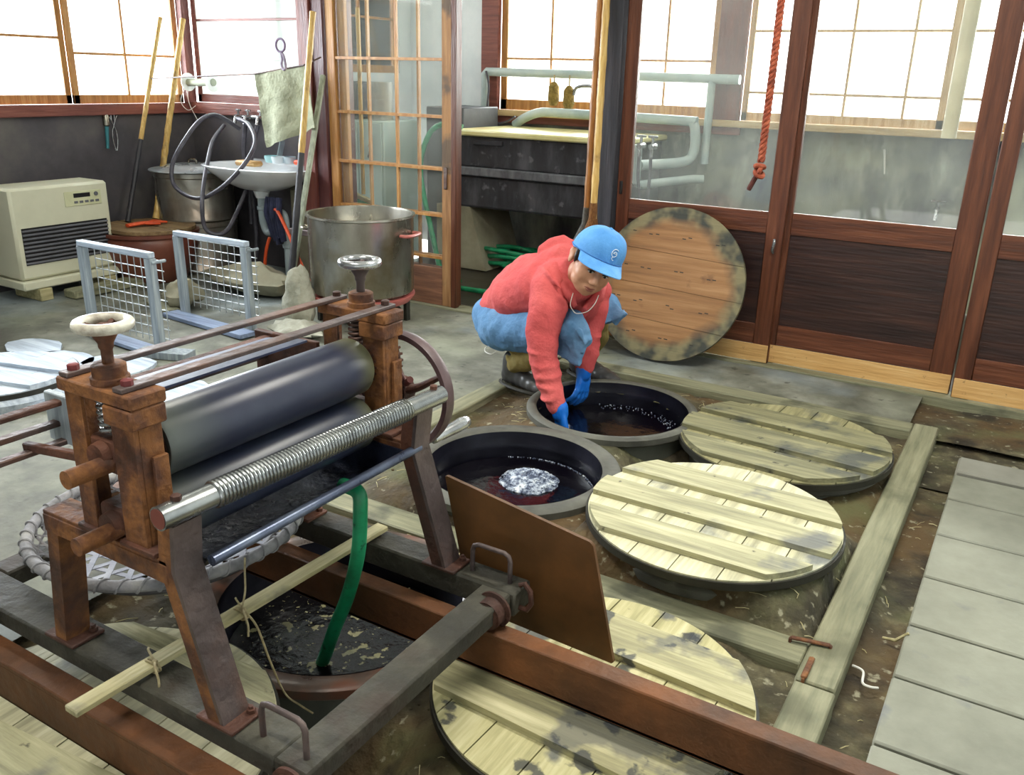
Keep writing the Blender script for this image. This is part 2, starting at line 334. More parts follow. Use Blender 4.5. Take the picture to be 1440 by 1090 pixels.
# ================================================================== the room
VATS = {'a': (-1.775, 3.03, .10, .465, .385), 'b': (-1.725, 3.93, .10, .443, .392), 'c': (-1.77, 1.90, .04, .475, .405),
        'd': (-.86, 4.01, .06, .46, .40), 'e': (-.86, 2.97, .06, .41, .36), 'f': (-.86, 1.95, .0, .44, .38), 'g': (-1.85, .97, .03, .44, .38)}
def earth_h(x, y):
    h = -.035+.018*mnoise.noise(Vector((x*3, y*3, 0)))+.012*mnoise.noise(Vector((x*11, y*11, 3)))+.006*mnoise.noise(Vector((x*30, y*30, 5)))
    d = math.hypot(x+1.775, y-3.03); h += .095*max(0, 1-max(0, d-.44)/.28)
    d = math.hypot(x+1.725, y-3.93); h += .07*max(0, 1-max(0, d-.42)/.22)*(1 if x < -1.6 else max(0, 1-(x+1.6)*2.5))
    d = math.hypot(x+1.24, y-3.56); h -= .13*math.exp(-(d/.17)**2)
    d = math.hypot(x+.86, y-2.97); h += .14*max(0, 1-max(0, d-.45)/.20)
    d = math.hypot(x+.86, y-4.01); h += .045*max(0, 1-max(0, d-.45)/.15)*(1 if x > -.9 else .2)
    d = math.hypot(x+.86, y-3.6); h -= .03*math.exp(-(d/.3)**2)
    h = min(h, (.062 if x < -1.3 else .098)+.004*mnoise.noise(Vector((x*20, y*20, 1))))
    q = min(max(0, -.385-x), max(0, y-2.572) if y > 2.5 else max(0, 2.41-y), max(0, 4.68-y) if y < 4.72 else 0)
    h = min(h, -.012+q*4)
    d = math.hypot(x+1.42, y-1.42); h -= .26*math.exp(-(d/.20)**2)
    if x > -.262: h -= .035
    return h
mb = MB(); st = .03; x0, x1, y0, y1 = -2.60, -.09, -1.2, 4.86
nx = int((x1-x0)/st); ny = int((y1-y0)/st)
vs = [(x0+st*i, y0+st*j, earth_h(x0+st*i, y0+st*j)) for j in range(ny+1) for i in range(nx+1)]
fs = []
for j in range(ny):
    for i in range(nx):
        cx = x0+st*(i+.5); cy = y0+st*(j+.5)
        if any(math.hypot(cx-v[0], cy-v[1]) < v[3]-.055 for v in VATS.values()): continue
        a = j*(nx+1)+i; fs.append((a, a+1, a+nx+2, a+nx+1))
mb.add(vs, fs, True); struct('floor_earth', mb, EARTH)
mb = MB()
def slab_grid(X0, X1, Y0, Y1, s=.1, z=0, amp=.008):
    nx = max(1, round((X1-X0)/s)); ny = max(1, round((Y1-Y0)/s))
    vs = [(X0+(X1-X0)*i/nx, Y0+(Y1-Y0)*j/ny, z+amp*mnoise.noise(Vector(((X0+(X1-X0)*i/nx)*2.2, (Y0+(Y1-Y0)*j/ny)*2.2, 0)))) for j in range(ny+1) for i in range(nx+1)]
    mb.add(vs, [(j*(nx+1)+i, j*(nx+1)+i+1, (j+1)*(nx+1)+i+1, (j+1)*(nx+1)+i) for j in range(ny) for i in range(nx)], True)
slab_grid(-6.95, -2.50, -3, 5.40); slab_grid(-6.95, -5.1, 5.40, 5.75); slab_grid(-2.50, -.40, 4.80, 5.40)
mb2 = mb
struct('floor', mb, CONC)
mb = MB(); slab_grid(-.50, 1.7, 4.78, 5.40, z=-.035, amp=.02); slab_grid(-.30, 1.7, 4.20, 5.40, z=-.065, amp=.012); struct('floor_soil_strip', mb, EARTH)
mb = MB(); slab_grid(-5.2, 1.7, 5.38, 7.75, s=.2, z=-.01, amp=.004); struct('floor_back_room', mb, DKWATER)
# paved walkway at the right: rows of slabs with dark joints
mb = MB(); mbj = MB(); yy = -1.2
edges = [-1.2, -.65, -.1, .45, .95, 1.42, 1.80, 2.20, 2.54, 2.86, 3.22, 3.60, 3.98, 4.28]
for a, b in zip(edges[:-1], edges[1:]):
    mb.box((-.125, a+.006, -.12), (1.7, b-.006, .0+.001*random.random()), bev=.006)
mbj.box((-.12, -1.2, -.13), (1.7, 4.28, -.015))
struct('floor_ground', MB().box((-7.0, -3, -.9), (1.7, 5.4, -.75)), EARTH)
w = struct('floor_walkway_slabs', mb, SLAB); struct('floor_walkway_joints', mbj, EDGE)
tag(MB().box((-.125, 4.30, -.10), (1.7, 4.50, .01), bev=.01).build('kerb_block', SLABW), 'pale kerb block closing the far end of the grey slab walkway', 'kerb')
# walls
mb = MB(); mb.box((-7.02, -3, 0), (-6.9, 5.8, 1.33)); mb.box((-7.02, -3, 2.55), (-6.9, 5.8, 3.6)); mb.box((-7.02, -3, 1.33), (-6.9, 1.2, 2.55)); struct('wall_left', mb, WALLD)
mb = MB(); mb.box((-6.9, 5.72, 0), (-5.07, 5.8, 1.33)); mb.box((-5.17, 5.5, 0), (-5.07, 5.72, 1.33)); struct('wall_back', mb, WALLD)
mb = MB(); mb.box((-5.2, 5.40, 2.5), (1.7, 5.5, 3.6)); mb.box((-6.9, 5.72, 2.5), (-5.07, 5.8, 3.6)); struct('wall_back_top', mb, WHITEW)
mb = MB(); mb.box((-5.05, 7.7, 0), (1.7, 7.82, 1.34)); mb.box((-5.95, 7.7, 0), (-5.05, 7.82, 1.0)); struct('wall_far', mb, WALLG)
mb = MB(); mb.box((-5.95, 7.7, 1.0), (-5.0, 7.82, 3.6)); mb.box((-5.0, 7.7, 2.7), (1.7, 7.82, 3.6)); struct('wall_far_top', mb, WHITEW)
mb = MB(); mb.box((-5.97, 5.8, 0), (-5.87, 7.82, 1.70)); mb.box((-5.97, 5.8, 2.75), (-5.87, 7.82, 3.6)); mb.box((-5.97, 7.5, 1.70), (-5.87, 7.82, 2.75)); mb.box((-5.97, 5.8, 1.70), (-5.87, 5.95, 2.75)); struct('wall_back_room_left', mb, WHITEW)
mb = MB(); mb.box((1.7, -3, 0), (1.8, 7.82, 3.6)); struct('wall_right', mb, WHITEW)
mb = MB(); mb.box((-7.02, -3.1, 0), (1.8, -3, 3.6)); struct('wall_front', mb, WHITEW)
mb = MB(); mb.box((-7.02, -3.1, 3.6), (1.8, 5.8, 3.7)); mb.box((-5.97, 5.8, 3.6), (1.8, 7.82, 3.7)); struct('ceiling', mb, CEIL)
# trims
mb = MB().box((-6.9, 1.2, 1.31), (-6.855, 5.72, 1.40), bev=.005); struct('trim_1', mb, wood('red_brown_sill_left', ['#5b3029', '#7a4338', '#8c5648'], 1, rough=.5))
mb = MB().box((-6.85, 5.675, 1.31), (-5.07, 5.722, 1.41), bev=.005); struct('trim_2', mb, TRIMR)
mb = MB().box((-6.90, 5.645, 1.40), (-6.82, 5.73, 2.6), bev=.005); struct('trim_3', mb, TRIMZ)
mb = MB().box((-5.19, 5.36, 0), (-5.06, 5.5, 2.5), bev=.006); struct('trim_4', mb, TRIMZ)
mb = MB().box((-5.06, 5.38, 0), (-4.94, 5.72, 2.5), bev=.006); struct('trim_5', mb, wood('dark_red_post', ['#3f1c20', '#552a2a', '#683a35'], 2, rough=.45))
mb = MB().box((-2.57, 5.36, 0), (-2.45, 5.5, 2.5), bev=.006); struct('trim_6', mb, DARKP)
mb = MB().box((-4.93, 5.36, -.3), (1.7, 5.52, .012), bev=.004); struct('trim_7', mb, PLANKX)
mb = MB().box((-4.93, 5.36, 2.42), (1.7, 5.52, 2.52), bev=.004); struct('trim_8', mb, TRIMR)
mb = MB().box((-5.0, 7.62, 1.335), (-2.35, 7.72, 1.39), bev=.004); mb.box((-2.35, 7.60, 1.335), (1.7, 7.72, 1.39), bev=.004); struct('trim_9', mb, wood('pale_sill', ['#9d7f55', '#c4a677', '#d8c196'], 0))
mb = MB().box((-4.99, 7.66, 1.39), (-4.80, 7.72, 2.7), bev=.004); mb.box((-4.99, 7.665, 1.27), (-2.36, 7.70, 1.335)); struct('trim_10', mb, TRIMR)
mb = MB().box((-2.62, 7.66, 1.39), (-2.38, 7.72, 2.7), bev=.004); struct('trim_11', mb, TRIMZ)
# windows: wooden sashes with glass
def window(n, axis, plane, a0, a1, z0, z1, vert, horiz, mw=.02, fw=.05, m=ORNG, th=.03, gl=None):
    def bx(mb, a, b, c, d, off=0):
        if axis == 'x': mb.box((a, plane-th/2+off, c), (b, plane+th/2+off, d), bev=.003)
        else: mb.box((plane-th/2+off, a, c), (plane+th/2+off, b, d), bev=.003)
    mb = MB(); bx(mb, a0, a0+fw, z0, z1); bx(mb, a1-fw, a1, z0, z1); bx(mb, a0, a1, z0, z0+fw*1.4); bx(mb, a0, a1, z1-fw, z1)
    root = mb.build('window_%d' % n, m); root['kind'] = 'structure'
    mb = MB()
    for v in vert: bx(mb, v-mw/2, v+mw/2, z0+fw, z1-fw, .001)
    for h in horiz: bx(mb, a0+fw, a1-fw, h-mw/2, h+mw/2, .002)
    if mb.v: mb.build('glazing_bar', m, root)
    g = MB()
    if axis == 'x': g.box((a0+fw, plane-.003, z0+fw), (a1-fw, plane+.003, z1-fw))
    else: g.box((plane-.003, a0+fw, z0+fw), (plane+.003, a1-fw, z1-fw))
    g.build('pane', gl or GLASS, root)
window(1, 'y', -6.93, 4.58, 5.66, 1.40, 2.5, [5.10], [1.79])
window(2, 'y', -6.96, 1.2, 4.58, 1.40, 2.5, [2.0, 2.8, 3.5], [1.9])
window(3, 'x', 5.76, -6.82, -5.10, 1.41, 2.5, [], [2.1], m=TRIMR, gl=glassmat('frosted_glass', .80, .02))
window(4, 'x', 7.74, -4.80, -2.62, 1.39, 2.7, [-4.25, -3.65, -3.1], [1.86], fw=.07)
window(5, 'x', 7.74, -2.38, -.80, 1.39, 2.7, [-2.0, -1.55, -1.1], [1.62, 2.1], fw=.05, m=wood('pale_window_wood', ['#b08a5a', '#d3b083', '#e3caa4'], 2))
window(6, 'x', 7.76, -.80, 1.7, 1.39, 2.7, [-.2, .4, 1.0], [1.62, 2.1], fw=.05, m=wood('pale_window_wood', ['#b08a5a', '#d3b083', '#e3caa4'], 2))
window(7, 'y', -5.92, 5.95, 7.5, 1.70, 2.75, [6.45, 6.95], [2.2])
# glazed sliding doors on the left of the opening
def glazed(n, y, X0, X1, sl, sr, vert, horiz, zb, m1=ORNG, m2=DOORZ):
    mb = MB(); mb.box((X0, y-.02, 0), (X0+sl, y+.02, 2.42), bev=.004); root = mb.build('door_%d' % n, m1); root['kind'] = 'structure'
    MB().box((X1-sr, y-.021, .012), (X1-.045, y+.02, 2.42), bev=.003).build('stile', wood('worn_stile%d' % n, ['#7c5431', '#9c7146', '#b48a5c'], 2, spots=[(3, .55, .6, '#4a4138', .8)]), root)
    MB().box((X1-.045, y-.028, .012), (X1, y+.02, 2.42), bev=.003).build('stile', m2, root)
    MB().box((X0+sl, y-.018, .012), (X1-sr, y+.018, zb), bev=.003).box((X0+sl, y-.018, 2.32), (X1-sr, y+.018, 2.42)).build('rail', wood('pale_rail%d' % n, ['#5c3a29', '#83583f', '#a37153'], 0), root)
    mb = MB()
    for v in vert: mb.box((v-.009, y-.013, zb), (v+.009, y+.013, 2.32))
    for h in horiz: mb.box((X0+sl, y-.015, h-.010), (X1-sr, y+.015, h+.010))
    mb.build('glazing_bar', ORNG, root)
    if n == 1: MB().box((X0+sl, y-.002, zb), (X1-sr, y+.002, 2.32)).build('pane', GLASSD, root)
    MB().box((X1-sr+.02, y-.03, .90), (X1-sr+.05, y-.02, 1.06), bev=.004).build('lock_plate', IRON, root)
    return root
glazed(1, 5.42, -4.93, -3.72, .08, .13, [-4.27], [1.80, 1.41, 1.04, .70, .38], .30)
glazed(2, 5.475, -4.86, -3.74, .07, .12, [-4.58, -4.11], [1.80, 1.41, 1.04, .70, .38], .30)
# panelled sliding doors at the right
def paneldoor(n, y, X0, X1, lw, rw, g0):
    mb = MB(); mb.box((X0, y-.02, .012), (X0+lw, y+.02, 2.42), bev=.004); mb.box((X1-rw, y-.02, .012), (X1, y+.02, 2.42), bev=.004)
    root = mb.build('door_%d' % n, DOORZ); root['kind'] = 'structure'
    mb = MB(); mb.box((X0+lw, y-.017, .83), (X1-rw, y+.017, .96), bev=.003); mb.box((X0+lw, y-.017, .13), (X1-rw, y+.017, .26), bev=.003); mb.box((X0+lw, y-.017, 2.32), (X1-rw, y+.017, 2.42))
    mb.build('rail', DOORX, root)
    MB().box((X0+lw, y-.004, .26), (X1-rw, y+.006, .83)).build('lower_panel', PANEL, root)
    MB().box((X0+.004, y-.026, .015), (X1-.004, y-.0195, .13), bev=.002).build('kick_board', KICK, root)
    MB().box((X0+lw, y-.002, .96), (X1-rw, y+.002, 2.32)).build('pane', GLASSD, root)
    return root
d = paneldoor(3, 5.435, -2.445, -1.33, .09, .105, 0)
MB().box((-2.425, 5.405, .985), (-2.405, 5.416, 1.07), bev=.003).build('finger_pull', BLACKP, d)
MB().tube(smooth([(-1.375, 5.408, .72), (-1.378, 5.398, .735), (-1.375, 5.396, .76), (-1.372, 5.398, .785), (-1.375, 5.408, .80)]), .009, 8).build('latch', CHROME, d)
d = paneldoor(4, 5.475, -1.36, -.275, .06, .125, 0)
d = paneldoor(5, 5.435, -.262, .85, .09, .1, 0)
d = paneldoor(6, 5.475, .80, 1.7, .09, .1, 0)

# ================================================================== planks round the vat bed
def plank(lo, hi, m, label): return tag(MB().box(lo, hi, bev=.006).build('curb_plank', m), label, 'plank', 'planks framing the vat bed')
plank((-2.46, 4.705, -.10), (-.378, 4.84, .012), PLANKX, 'long weathered plank along the far side of the vat bed, nearest the doors')
plank((-2.46, 2.43, -.10), (-.378, 2.565, .006), PLANKX, 'long weathered plank crossing in front of the lidded vats')
plank((-.375, 2.345, -.10), (-.255, 4.84, .014), PLANKY, 'longer plank running down the right side of the vat bed')
plank((-.372, -1.0, -.10), (-.252, 2.338, .012), PLANKY, 'plank at the lower right corner, butted to the longer right side plank')
plank((-2.58, 2.9, -.10), (-2.465, 4.70, .012), PLANKY, 'short pale plank under the squatting person\'s rubber boot')
def cramp(p, q, label):
    p = Vector(p); q = Vector(q)
    mb = MB().beam(p, q, .018, .008); d = (q-p).normalized(); mb.beam(p, p-Vector((0, 0, .03)), .016, .010); mb.beam(q, q-Vector((0, 0, .03)), .016, .010)
    tag(mb.build('iron_cramp', RUST), label, 'cramp', 'iron cramps joining the planks')
cramp((-.435, 2.53, .022), (-.315, 2.555, .022), 'rusty iron cramp lying across the plank corner, the farther one')
cramp((-.35, 2.46, .022), (-.35, 2.345, .022), 'rusty iron cramp over the plank joint, the nearer one')
tag(MB().tube(smooth([(-.245, 2.58, -.04), (-.21, 2.56, -.035), (-.20, 2.50, -.035), (-.175, 2.485, -.03), (-.155, 2.50, -.035)]), .004, 6).build('white_wire', CUFF), 'short bent white wire lying on the brown soil', 'wire')
tag(MB().tube([(-.19, 2.80, -.045), (-.15, 2.79, -.035), (-.115, 2.79, .006)], [.004, .006, .005], 6).build('twig', SLATW), 'thin pale twig on the soil beside the slab walkway', 'twig')

# ================================================================== vats
def vat(key, label, body=VATB, rim=VATC, inner=VATI, depth=.42):
    x, y, z, ro, ri = VATS[key]
    root = thing('vat', (x, y, z-depth), label, 'vat', 'sunken dye vats')
    c = (x, y, 0)
    MB().lathe(c, [(ro-.045, z-depth), (ro-.022, z-.045), (ri+.006, z-.045), (ri-.005, z-depth)], 72, closed=True).build('body', body, root)
    MB().lathe(c, [(ri, z-.05), (ri, z-.008), (ri+.012, z), (ro-.012, z), (ro, z-.010), (ro, z-.038), (ro-.012, z-.048)], 72, closed=True).build('rim', rim, root)
    MB().lathe(c, [(ri-.002, z-.006), (ri-.006, z-.06), (ri-.012, z-.075), (ri-.008, z-.09), (ri-.03, z-depth+.02), (.001, z-depth+.02), (.001, z-depth), (ri-.01, z-depth), (ri, z-.05)], 72, closed=True).build('inner_wall', inner, root)
    return root
vat('a', 'open sunken vat with foam island floating in it')
vat('b', 'open sunken vat the squatting person reaches into')
vat('c', 'open vat with glazed brown rim under the rusty wringer', rim=VATR)
vat('d', 'lidded vat nearest the doors, grey body showing under its lid')
vat('e', 'covered vat under the pale slatted lid in the middle of the bed', depth=.3)
vat('f', 'covered vat crossed by the rusty rail', depth=.3)
vat('g', 'covered vat under the front beam, lower left', depth=.3)
def liquid(key, dz, m, label, dr=.02):
    x, y, z, ro, ri = VATS[key]
    o = MB().lathe((x, y, 0), [(.001, z-dz-.02), (ri-dr, z-dz-.02), (ri-dr, z-dz), (ri*.66, z-dz+.001), (ri*.33, z-dz+.001), (.001, z-dz)], 64).build('dye_liquid', m)
    return tag(o, label, 'dye', None, 'stuff')
liquid('a', .13, DYE, 'dark indigo dye filling the vat with the foam')
liquid('b', .13, DYE, 'dark dye rippling round the blue gloves')
liquid('c', .17, DYE3, 'dark scummy dye under the green hose')
# foam island
x, y, z, ro, ri = VATS['a']; mb = MB(); n = 44; vs = []; fs = []
cx, cy = x+.012, y+.115
for j in range(15):
    for k in range(n):
        a = 2*PI*k/n; rr = (j/14)*(.140+.02*mnoise.noise(Vector((math.cos(a)*2, math.sin(a)*2, 1)))+.012*mnoise.noise(Vector((math.cos(a)*7, math.sin(a)*7, 4))))
        px, py = cx+rr*math.cos(a), cy+rr*math.sin(a)*.92
        vs.append((px, py, z-.13+.045*(1-(j/14)**2)+.012*mnoise.noise(Vector((px*40, py*40, 0)))*(1-(j/14)**4)-(.004 if j == 14 else 0)))
for j in range(14):
    for k in range(n): fs.append((j*n+k, j*n+(k+1) % n, (j+1)*n+(k+1) % n, (j+1)*n+k))
mb.add(vs, fs, True)
for i in range(420):
    a = random.uniform(0, 2*PI); rr = .138*math.sqrt(random.random()); h = .045*(1-(rr/.14)**2)
    mb.ball((cx+rr*math.cos(a), cy+rr*math.sin(a)*.92, z-.13+h), random.uniform(.002, .006), 8)
tag(mb.build('indigo_foam', FOAM), 'round island of bluish white indigo foam afloat in the vat', 'foam', None, 'stuff')
mb = MB()
for i in range(160):
    a = random.uniform(.1, 2.2); rr = (ri-.022)*random.uniform(.975, 1.0); mb.ball((x+rr*math.cos(a), y+rr*math.sin(a), z-.128), random.uniform(.0015, .004), 6)
for (bx, by, bz, br, ir) in (VATS['b'],):
    for i in range(150):
        a = random.uniform(-.6, 2.2); rr = (ir-.022)*random.uniform(.90, 1.0)**2; mb.ball((bx+rr*math.cos(a), by+rr*math.sin(a), bz-.128), random.uniform(.0015, .004), 6)
tag(mb.build('dye_bubbles', FOAM), 'fine pale bubbles along the dye edges of the two open vats', 'bubbles', None, 'stuff')

# ================================================================== slatted lids
def strip(r, a, b, n=18):
    a = max(a, -r); b = min(b, r); xs = [a+(b-a)*i/n for i in range(n+1)]
    top = [(q, math.sqrt(max(r*r-q*q, 1e-6))) for q in xs]
    return [(q, -h) for q, h in top]+[(q, h) for q, h in reversed(top)]
def lid(M, org, r, boards, battens, label, mb_=LIDY, mt=LIDX, group='round slatted vat lids', th=.03, bt=.022, ring=True, faceup=True, ringm=EDGE, irregular=0):
    root = thing('lid', org, label, 'lid', group)
    mb = MB(); g = .0022; k = boards
    w = 2*r/k; off = random.uniform(-.2, .2)*w
    e = [-r]+[-r+off+w*i for i in range(1, k)]+[r]
    for a, b in zip(e[:-1], e[1:]): mb.prism([(p[0], p[1]) for p in strip(r, a+g, b-g)], 0, th, M)
    mb.build('board_disc', mb_, root)
    for a, b in battens:
        rr = r-.004
        poly = [(p[1], p[0]) for p in strip(rr, a, b)]
        MB().prism(poly[::-1], th+.0005, th+bt, M).build('batten', mt, root)
    if ring:
        MB().lathe(M @ Vector((0, 0, 0)), [(r+.001, -.004), (r+.009, -.004), (r+.009, th-.006), (r+.001, th-.006)], 72, ax=(M.to_3x3() @ Vector((0, 0, 1))), closed=True).build('hoop', ringm, root)
    return root
def MZ(x, y, z, a=0): return Matrix.Translation((x, y, z)) @ Matrix.Rotation(a, 4, 'Z')
x, y = -.86, 4.01
lid(MZ(x, y, .063, -.07), (x, y, .063), .485, 6, [(.10, .29), (-.165, .02), (-.42, -.24)], 'round slatted lid nearest the doors, greener and mossy', LIDY2, LIDX2)
x, y = -.86, 2.97
lid(MZ(x, y, .118, .0), (x, y, .118), .472, 6, [(.15, .31), (-.10, .05), (-.357, -.205)], 'brightest pale slatted lid, in the middle of the vat bed')
x, y = -.86, 1.95
lid(MZ(x, y, .012, -.05), (x, y, .012), .462, 6, [(.14, .33), (-.29, -.11)], 'stained slatted lid the rusty rail passes over', LIDYS, LIDXS)
x, y = -1.85, .99
lid(MZ(x, y, .045, .1), (x, y, .045), .495, 6, [(.30, .42), (-.2, -.05)], 'pale lid half hidden under the front beam, lower left')
# lid leaning on the door, its smooth face towards the room
r = .49; tilt = math.atan2(.30, .93)
zc = r*math.cos(tilt)+.012*0
nrm = Vector((0, -math.cos(tilt), math.sin(tilt)))
up = Vector((0, math.sin(tilt), math.cos(tilt))); rt = Vector((1, 0, 0))
roll = math.radians(-3); r2 = rt*math.cos(roll)+up*math.sin(roll); u2 = nrm.cross(r2)
cc = Vector((-1.955, 5.04+r*math.sin(tilt)+.02, zc+.012))
Ml = Matrix.Translation(cc) @ Matrix((u2, -r2, nrm)).transposed().to_4x4()
root = thing('lid', (cc.x, cc.y, 0), 'big round lid leaning on the sliding door, its warm orange wooden face outwards', 'lid')
e = [-r, -.245, -.03, .19, r]
mb = MB()
for a, b in zip(e[:-1], e[1:]): mb.prism(strip(r, a+.0012, b-.0012), -.012, .0125, Ml)
n_ = LEAN.node_tree.nodes; l_ = LEAN.node_tree.links; bs = n_['Principled BSDF']
src = bs.inputs['Base Color'].links[0].from_socket
tc = n_.new('ShaderNodeTexCoord'); vd = n_.new('ShaderNodeVectorMath'); vd.operation = 'DISTANCE'; l_.new(tc.outputs['Object'], vd.inputs[0]); vd.inputs[1].default_value = (0, 0, cc.z*K)
nz = n_.new('ShaderNodeTexNoise'); nz.inputs['Scale'].default_value = 4.5; nz.inputs['Detail'].default_value = 6; l_.new(tc.outputs['Object'], nz.inputs['Vector'])
ma = n_.new('ShaderNodeMath'); ma.operation = 'MULTIPLY_ADD'; ma.inputs[1].default_value = .16; l_.new(nz.outputs['Fac'], ma.inputs[0]); l_.new(vd.outputs['Value'], ma.inputs[2])
mr = n_.new('ShaderNodeMapRange'); mr.inputs['From Min'].default_value = .365; mr.inputs['From Max'].default_value = .425; l_.new(ma.outputs[0], mr.inputs['Value'])
mn = n_.new('ShaderNodeTexNoise'); mn.inputs['Scale'].default_value = 12; l_.new(tc.outputs['Object'], mn.inputs['Vector'])
cr = n_.new('ShaderNodeValToRGB'); cr.color_ramp.elements[0].position = .4; cr.color_ramp.elements[0].color = rgb('#353832'); cr.color_ramp.elements[1].position = .62; cr.color_ramp.elements[1].color = rgb('#7c7455'); l_.new(mn.outputs['Fac'], cr.inputs['Fac'])
mx = n_.new('ShaderNodeMix'); mx.data_type = 'RGBA'; l_.new(mr.outputs['Result'], mx.inputs[0]); l_.new(src, mx.inputs[6]); l_.new(cr.outputs['Color'], mx.inputs[7]); l_.new(mx.outputs[2], bs.inputs['Base Color'])
mb.build('face_boards', LEAN, root)
for a, b in ((.2, .36), (-.08, .08), (-.36, -.2)):
    poly = [(p[1], p[0]) for p in strip(r-.004, a, b)]
    MB().prism(poly[::-1], -.034, -.0125, Ml).build('batten', DARKP, root)
mb = MB()
for rowx in (-.34, -.14, .08, .30):
    for cyy in (-.27, -.05, .17, .33):
        for d in (-.02, .02):
            px, py = rowx+random.uniform(-.01, .01), cyy+d+random.uniform(-.006, .006)
            if math.hypot(px, py) < r-.06: mb.box((px-.003, py-.012, .0120), (px+.003, py+.012, .0131), Ml)
mb.build('nail_slot', EDGE, root)['kind'] = 'stuff'
# lids far left on pale vats
def leftlid(x, y, r, z, lab, n=4):
    rt = lid(MZ(x, y, z, .25), (x, y, z), r, n, [(.10*r/.4, .24*r/.4), (-.15*r/.4, 0)], lab, LIDBLUE, LIDBLUE, 'lids on the small vats at the far left')
leftlid(-4.74, 2.46, .40, .07, 'pale bluish slatted lid at the left edge, behind the handwheel')
tag(MB().lathe((-4.74, 2.46, 0), [(.43, 0), (.45, .05), (.43, .068), (.40, .068), (.40, 0)], 56, closed=True).build('vat_collar', LIDBLUE), 'pale round collar under the slatted lid at the left edge', 'collar')
# ================================================================== rails and the wringer
def rail(y0, y1, X0, X1, label):
    mb = MB(); mb.box((X0, y0, .185), (X1, y1, .203), bev=.004); mb.box((X0, y0, .070), (X1, y0+.012, .188)); mb.box((X0, y1-.012, .070), (X1, y1, .188)); mb.box((X0, y0-.0, .070), (X1, y1, .082), bev=.002)
    tag(mb.build('track_rail', RUSTR), label, 'rail', 'rails the wringer rolls on')
rail(1.800, 1.862, -2.9, .05, 'rusty brown rail crossing the stained lid, behind the crossbeam')
rail(.985, 1.055, -2.9, -.6, 'rusty brown rail in the lower left corner, in front of the front beam')
poly = [(-1.427, .528), (-1.33, .10), (-.825, .086), (-.916, .455)]
MX = Matrix.Translation((0, 2.02, 0)) @ Matrix(((1, 0, 0), (0, 0, 1), (0, 1, 0))).to_4x4()
sh = MB().prism([(-1.427, .530), (-1.42, .533), (-.925, .458), (-.913, .448), (-.826, .090), (-.832, .084), (-1.33, .10)], -.006, .006, MX).build('steel_sheet', SHEET)
tag(sh, 'rusty brown steel sheet standing upright behind the wringer rail', 'sheet')

W = thing('wringer_machine', (-1.65, 1.5, .2), 'rusty hand cranked wringer with two indigo stained rollers on a beam frame', 'wringer')
YN, YF = 1.10, 1.93
def P(name, mb, m, par=W): return mb.build(name, m, par)
P('base_beam', MB().box((-2.5, 1.06, .226), (-1.21, 1.175, .284), bev=.006), BEAM)
P('base_beam', MB().box((-2.5, 1.90, .205), (-1.10, 1.995, .284), bev=.006), BEAM)
P('base_beam', MB().box((-1.212, 1.06, .226), (-1.112, 1.90, .2845), bev=.006), BEAM)
P('base_beam', MB().box((-2.5, 1.175, .226), (-2.41, 1.90, .283), bev=.006), BEAM)
for (wx, wy, lab) in ((-1.14, 1.83, 0), (-2.3, 1.83, 0), (-1.14, 1.02, 0), (-2.3, 1.02, 0)):
    o = P('track_wheel', MB().lathe((wx, wy, .247), [(.044, -.022), (.044, .016), (.056, .018), (.056, .026), (.012, .028), (.012, -.03), (.040, -.026)], 28, ax=(0, 1, 0)), RUSTD)
for (hx, hy) in ((-1.21, 1.945), (-1.215, 1.10)):
    mb = MB().tube([(hx-.066, hy, .28), (hx-.066, hy, .355), (hx-.060, hy, .371), (hx-.045, hy, .378), (hx+.045, hy, .378), (hx+.060, hy, .371), (hx+.066, hy, .355), (hx+.066, hy, .28)], .0075, 10)
    P('pull_handle', mb, IRON)
mb = MB().tube([(-1.10, 1.93, .30), (-1.085, 1.93, .31), (-1.065, 1.93, .29), (-1.06, 1.93, .25), (-1.075, 1.93, .225), (-1.10, 1.93, .225)], .008, 8); P('end_lug', mb, RUSTD)
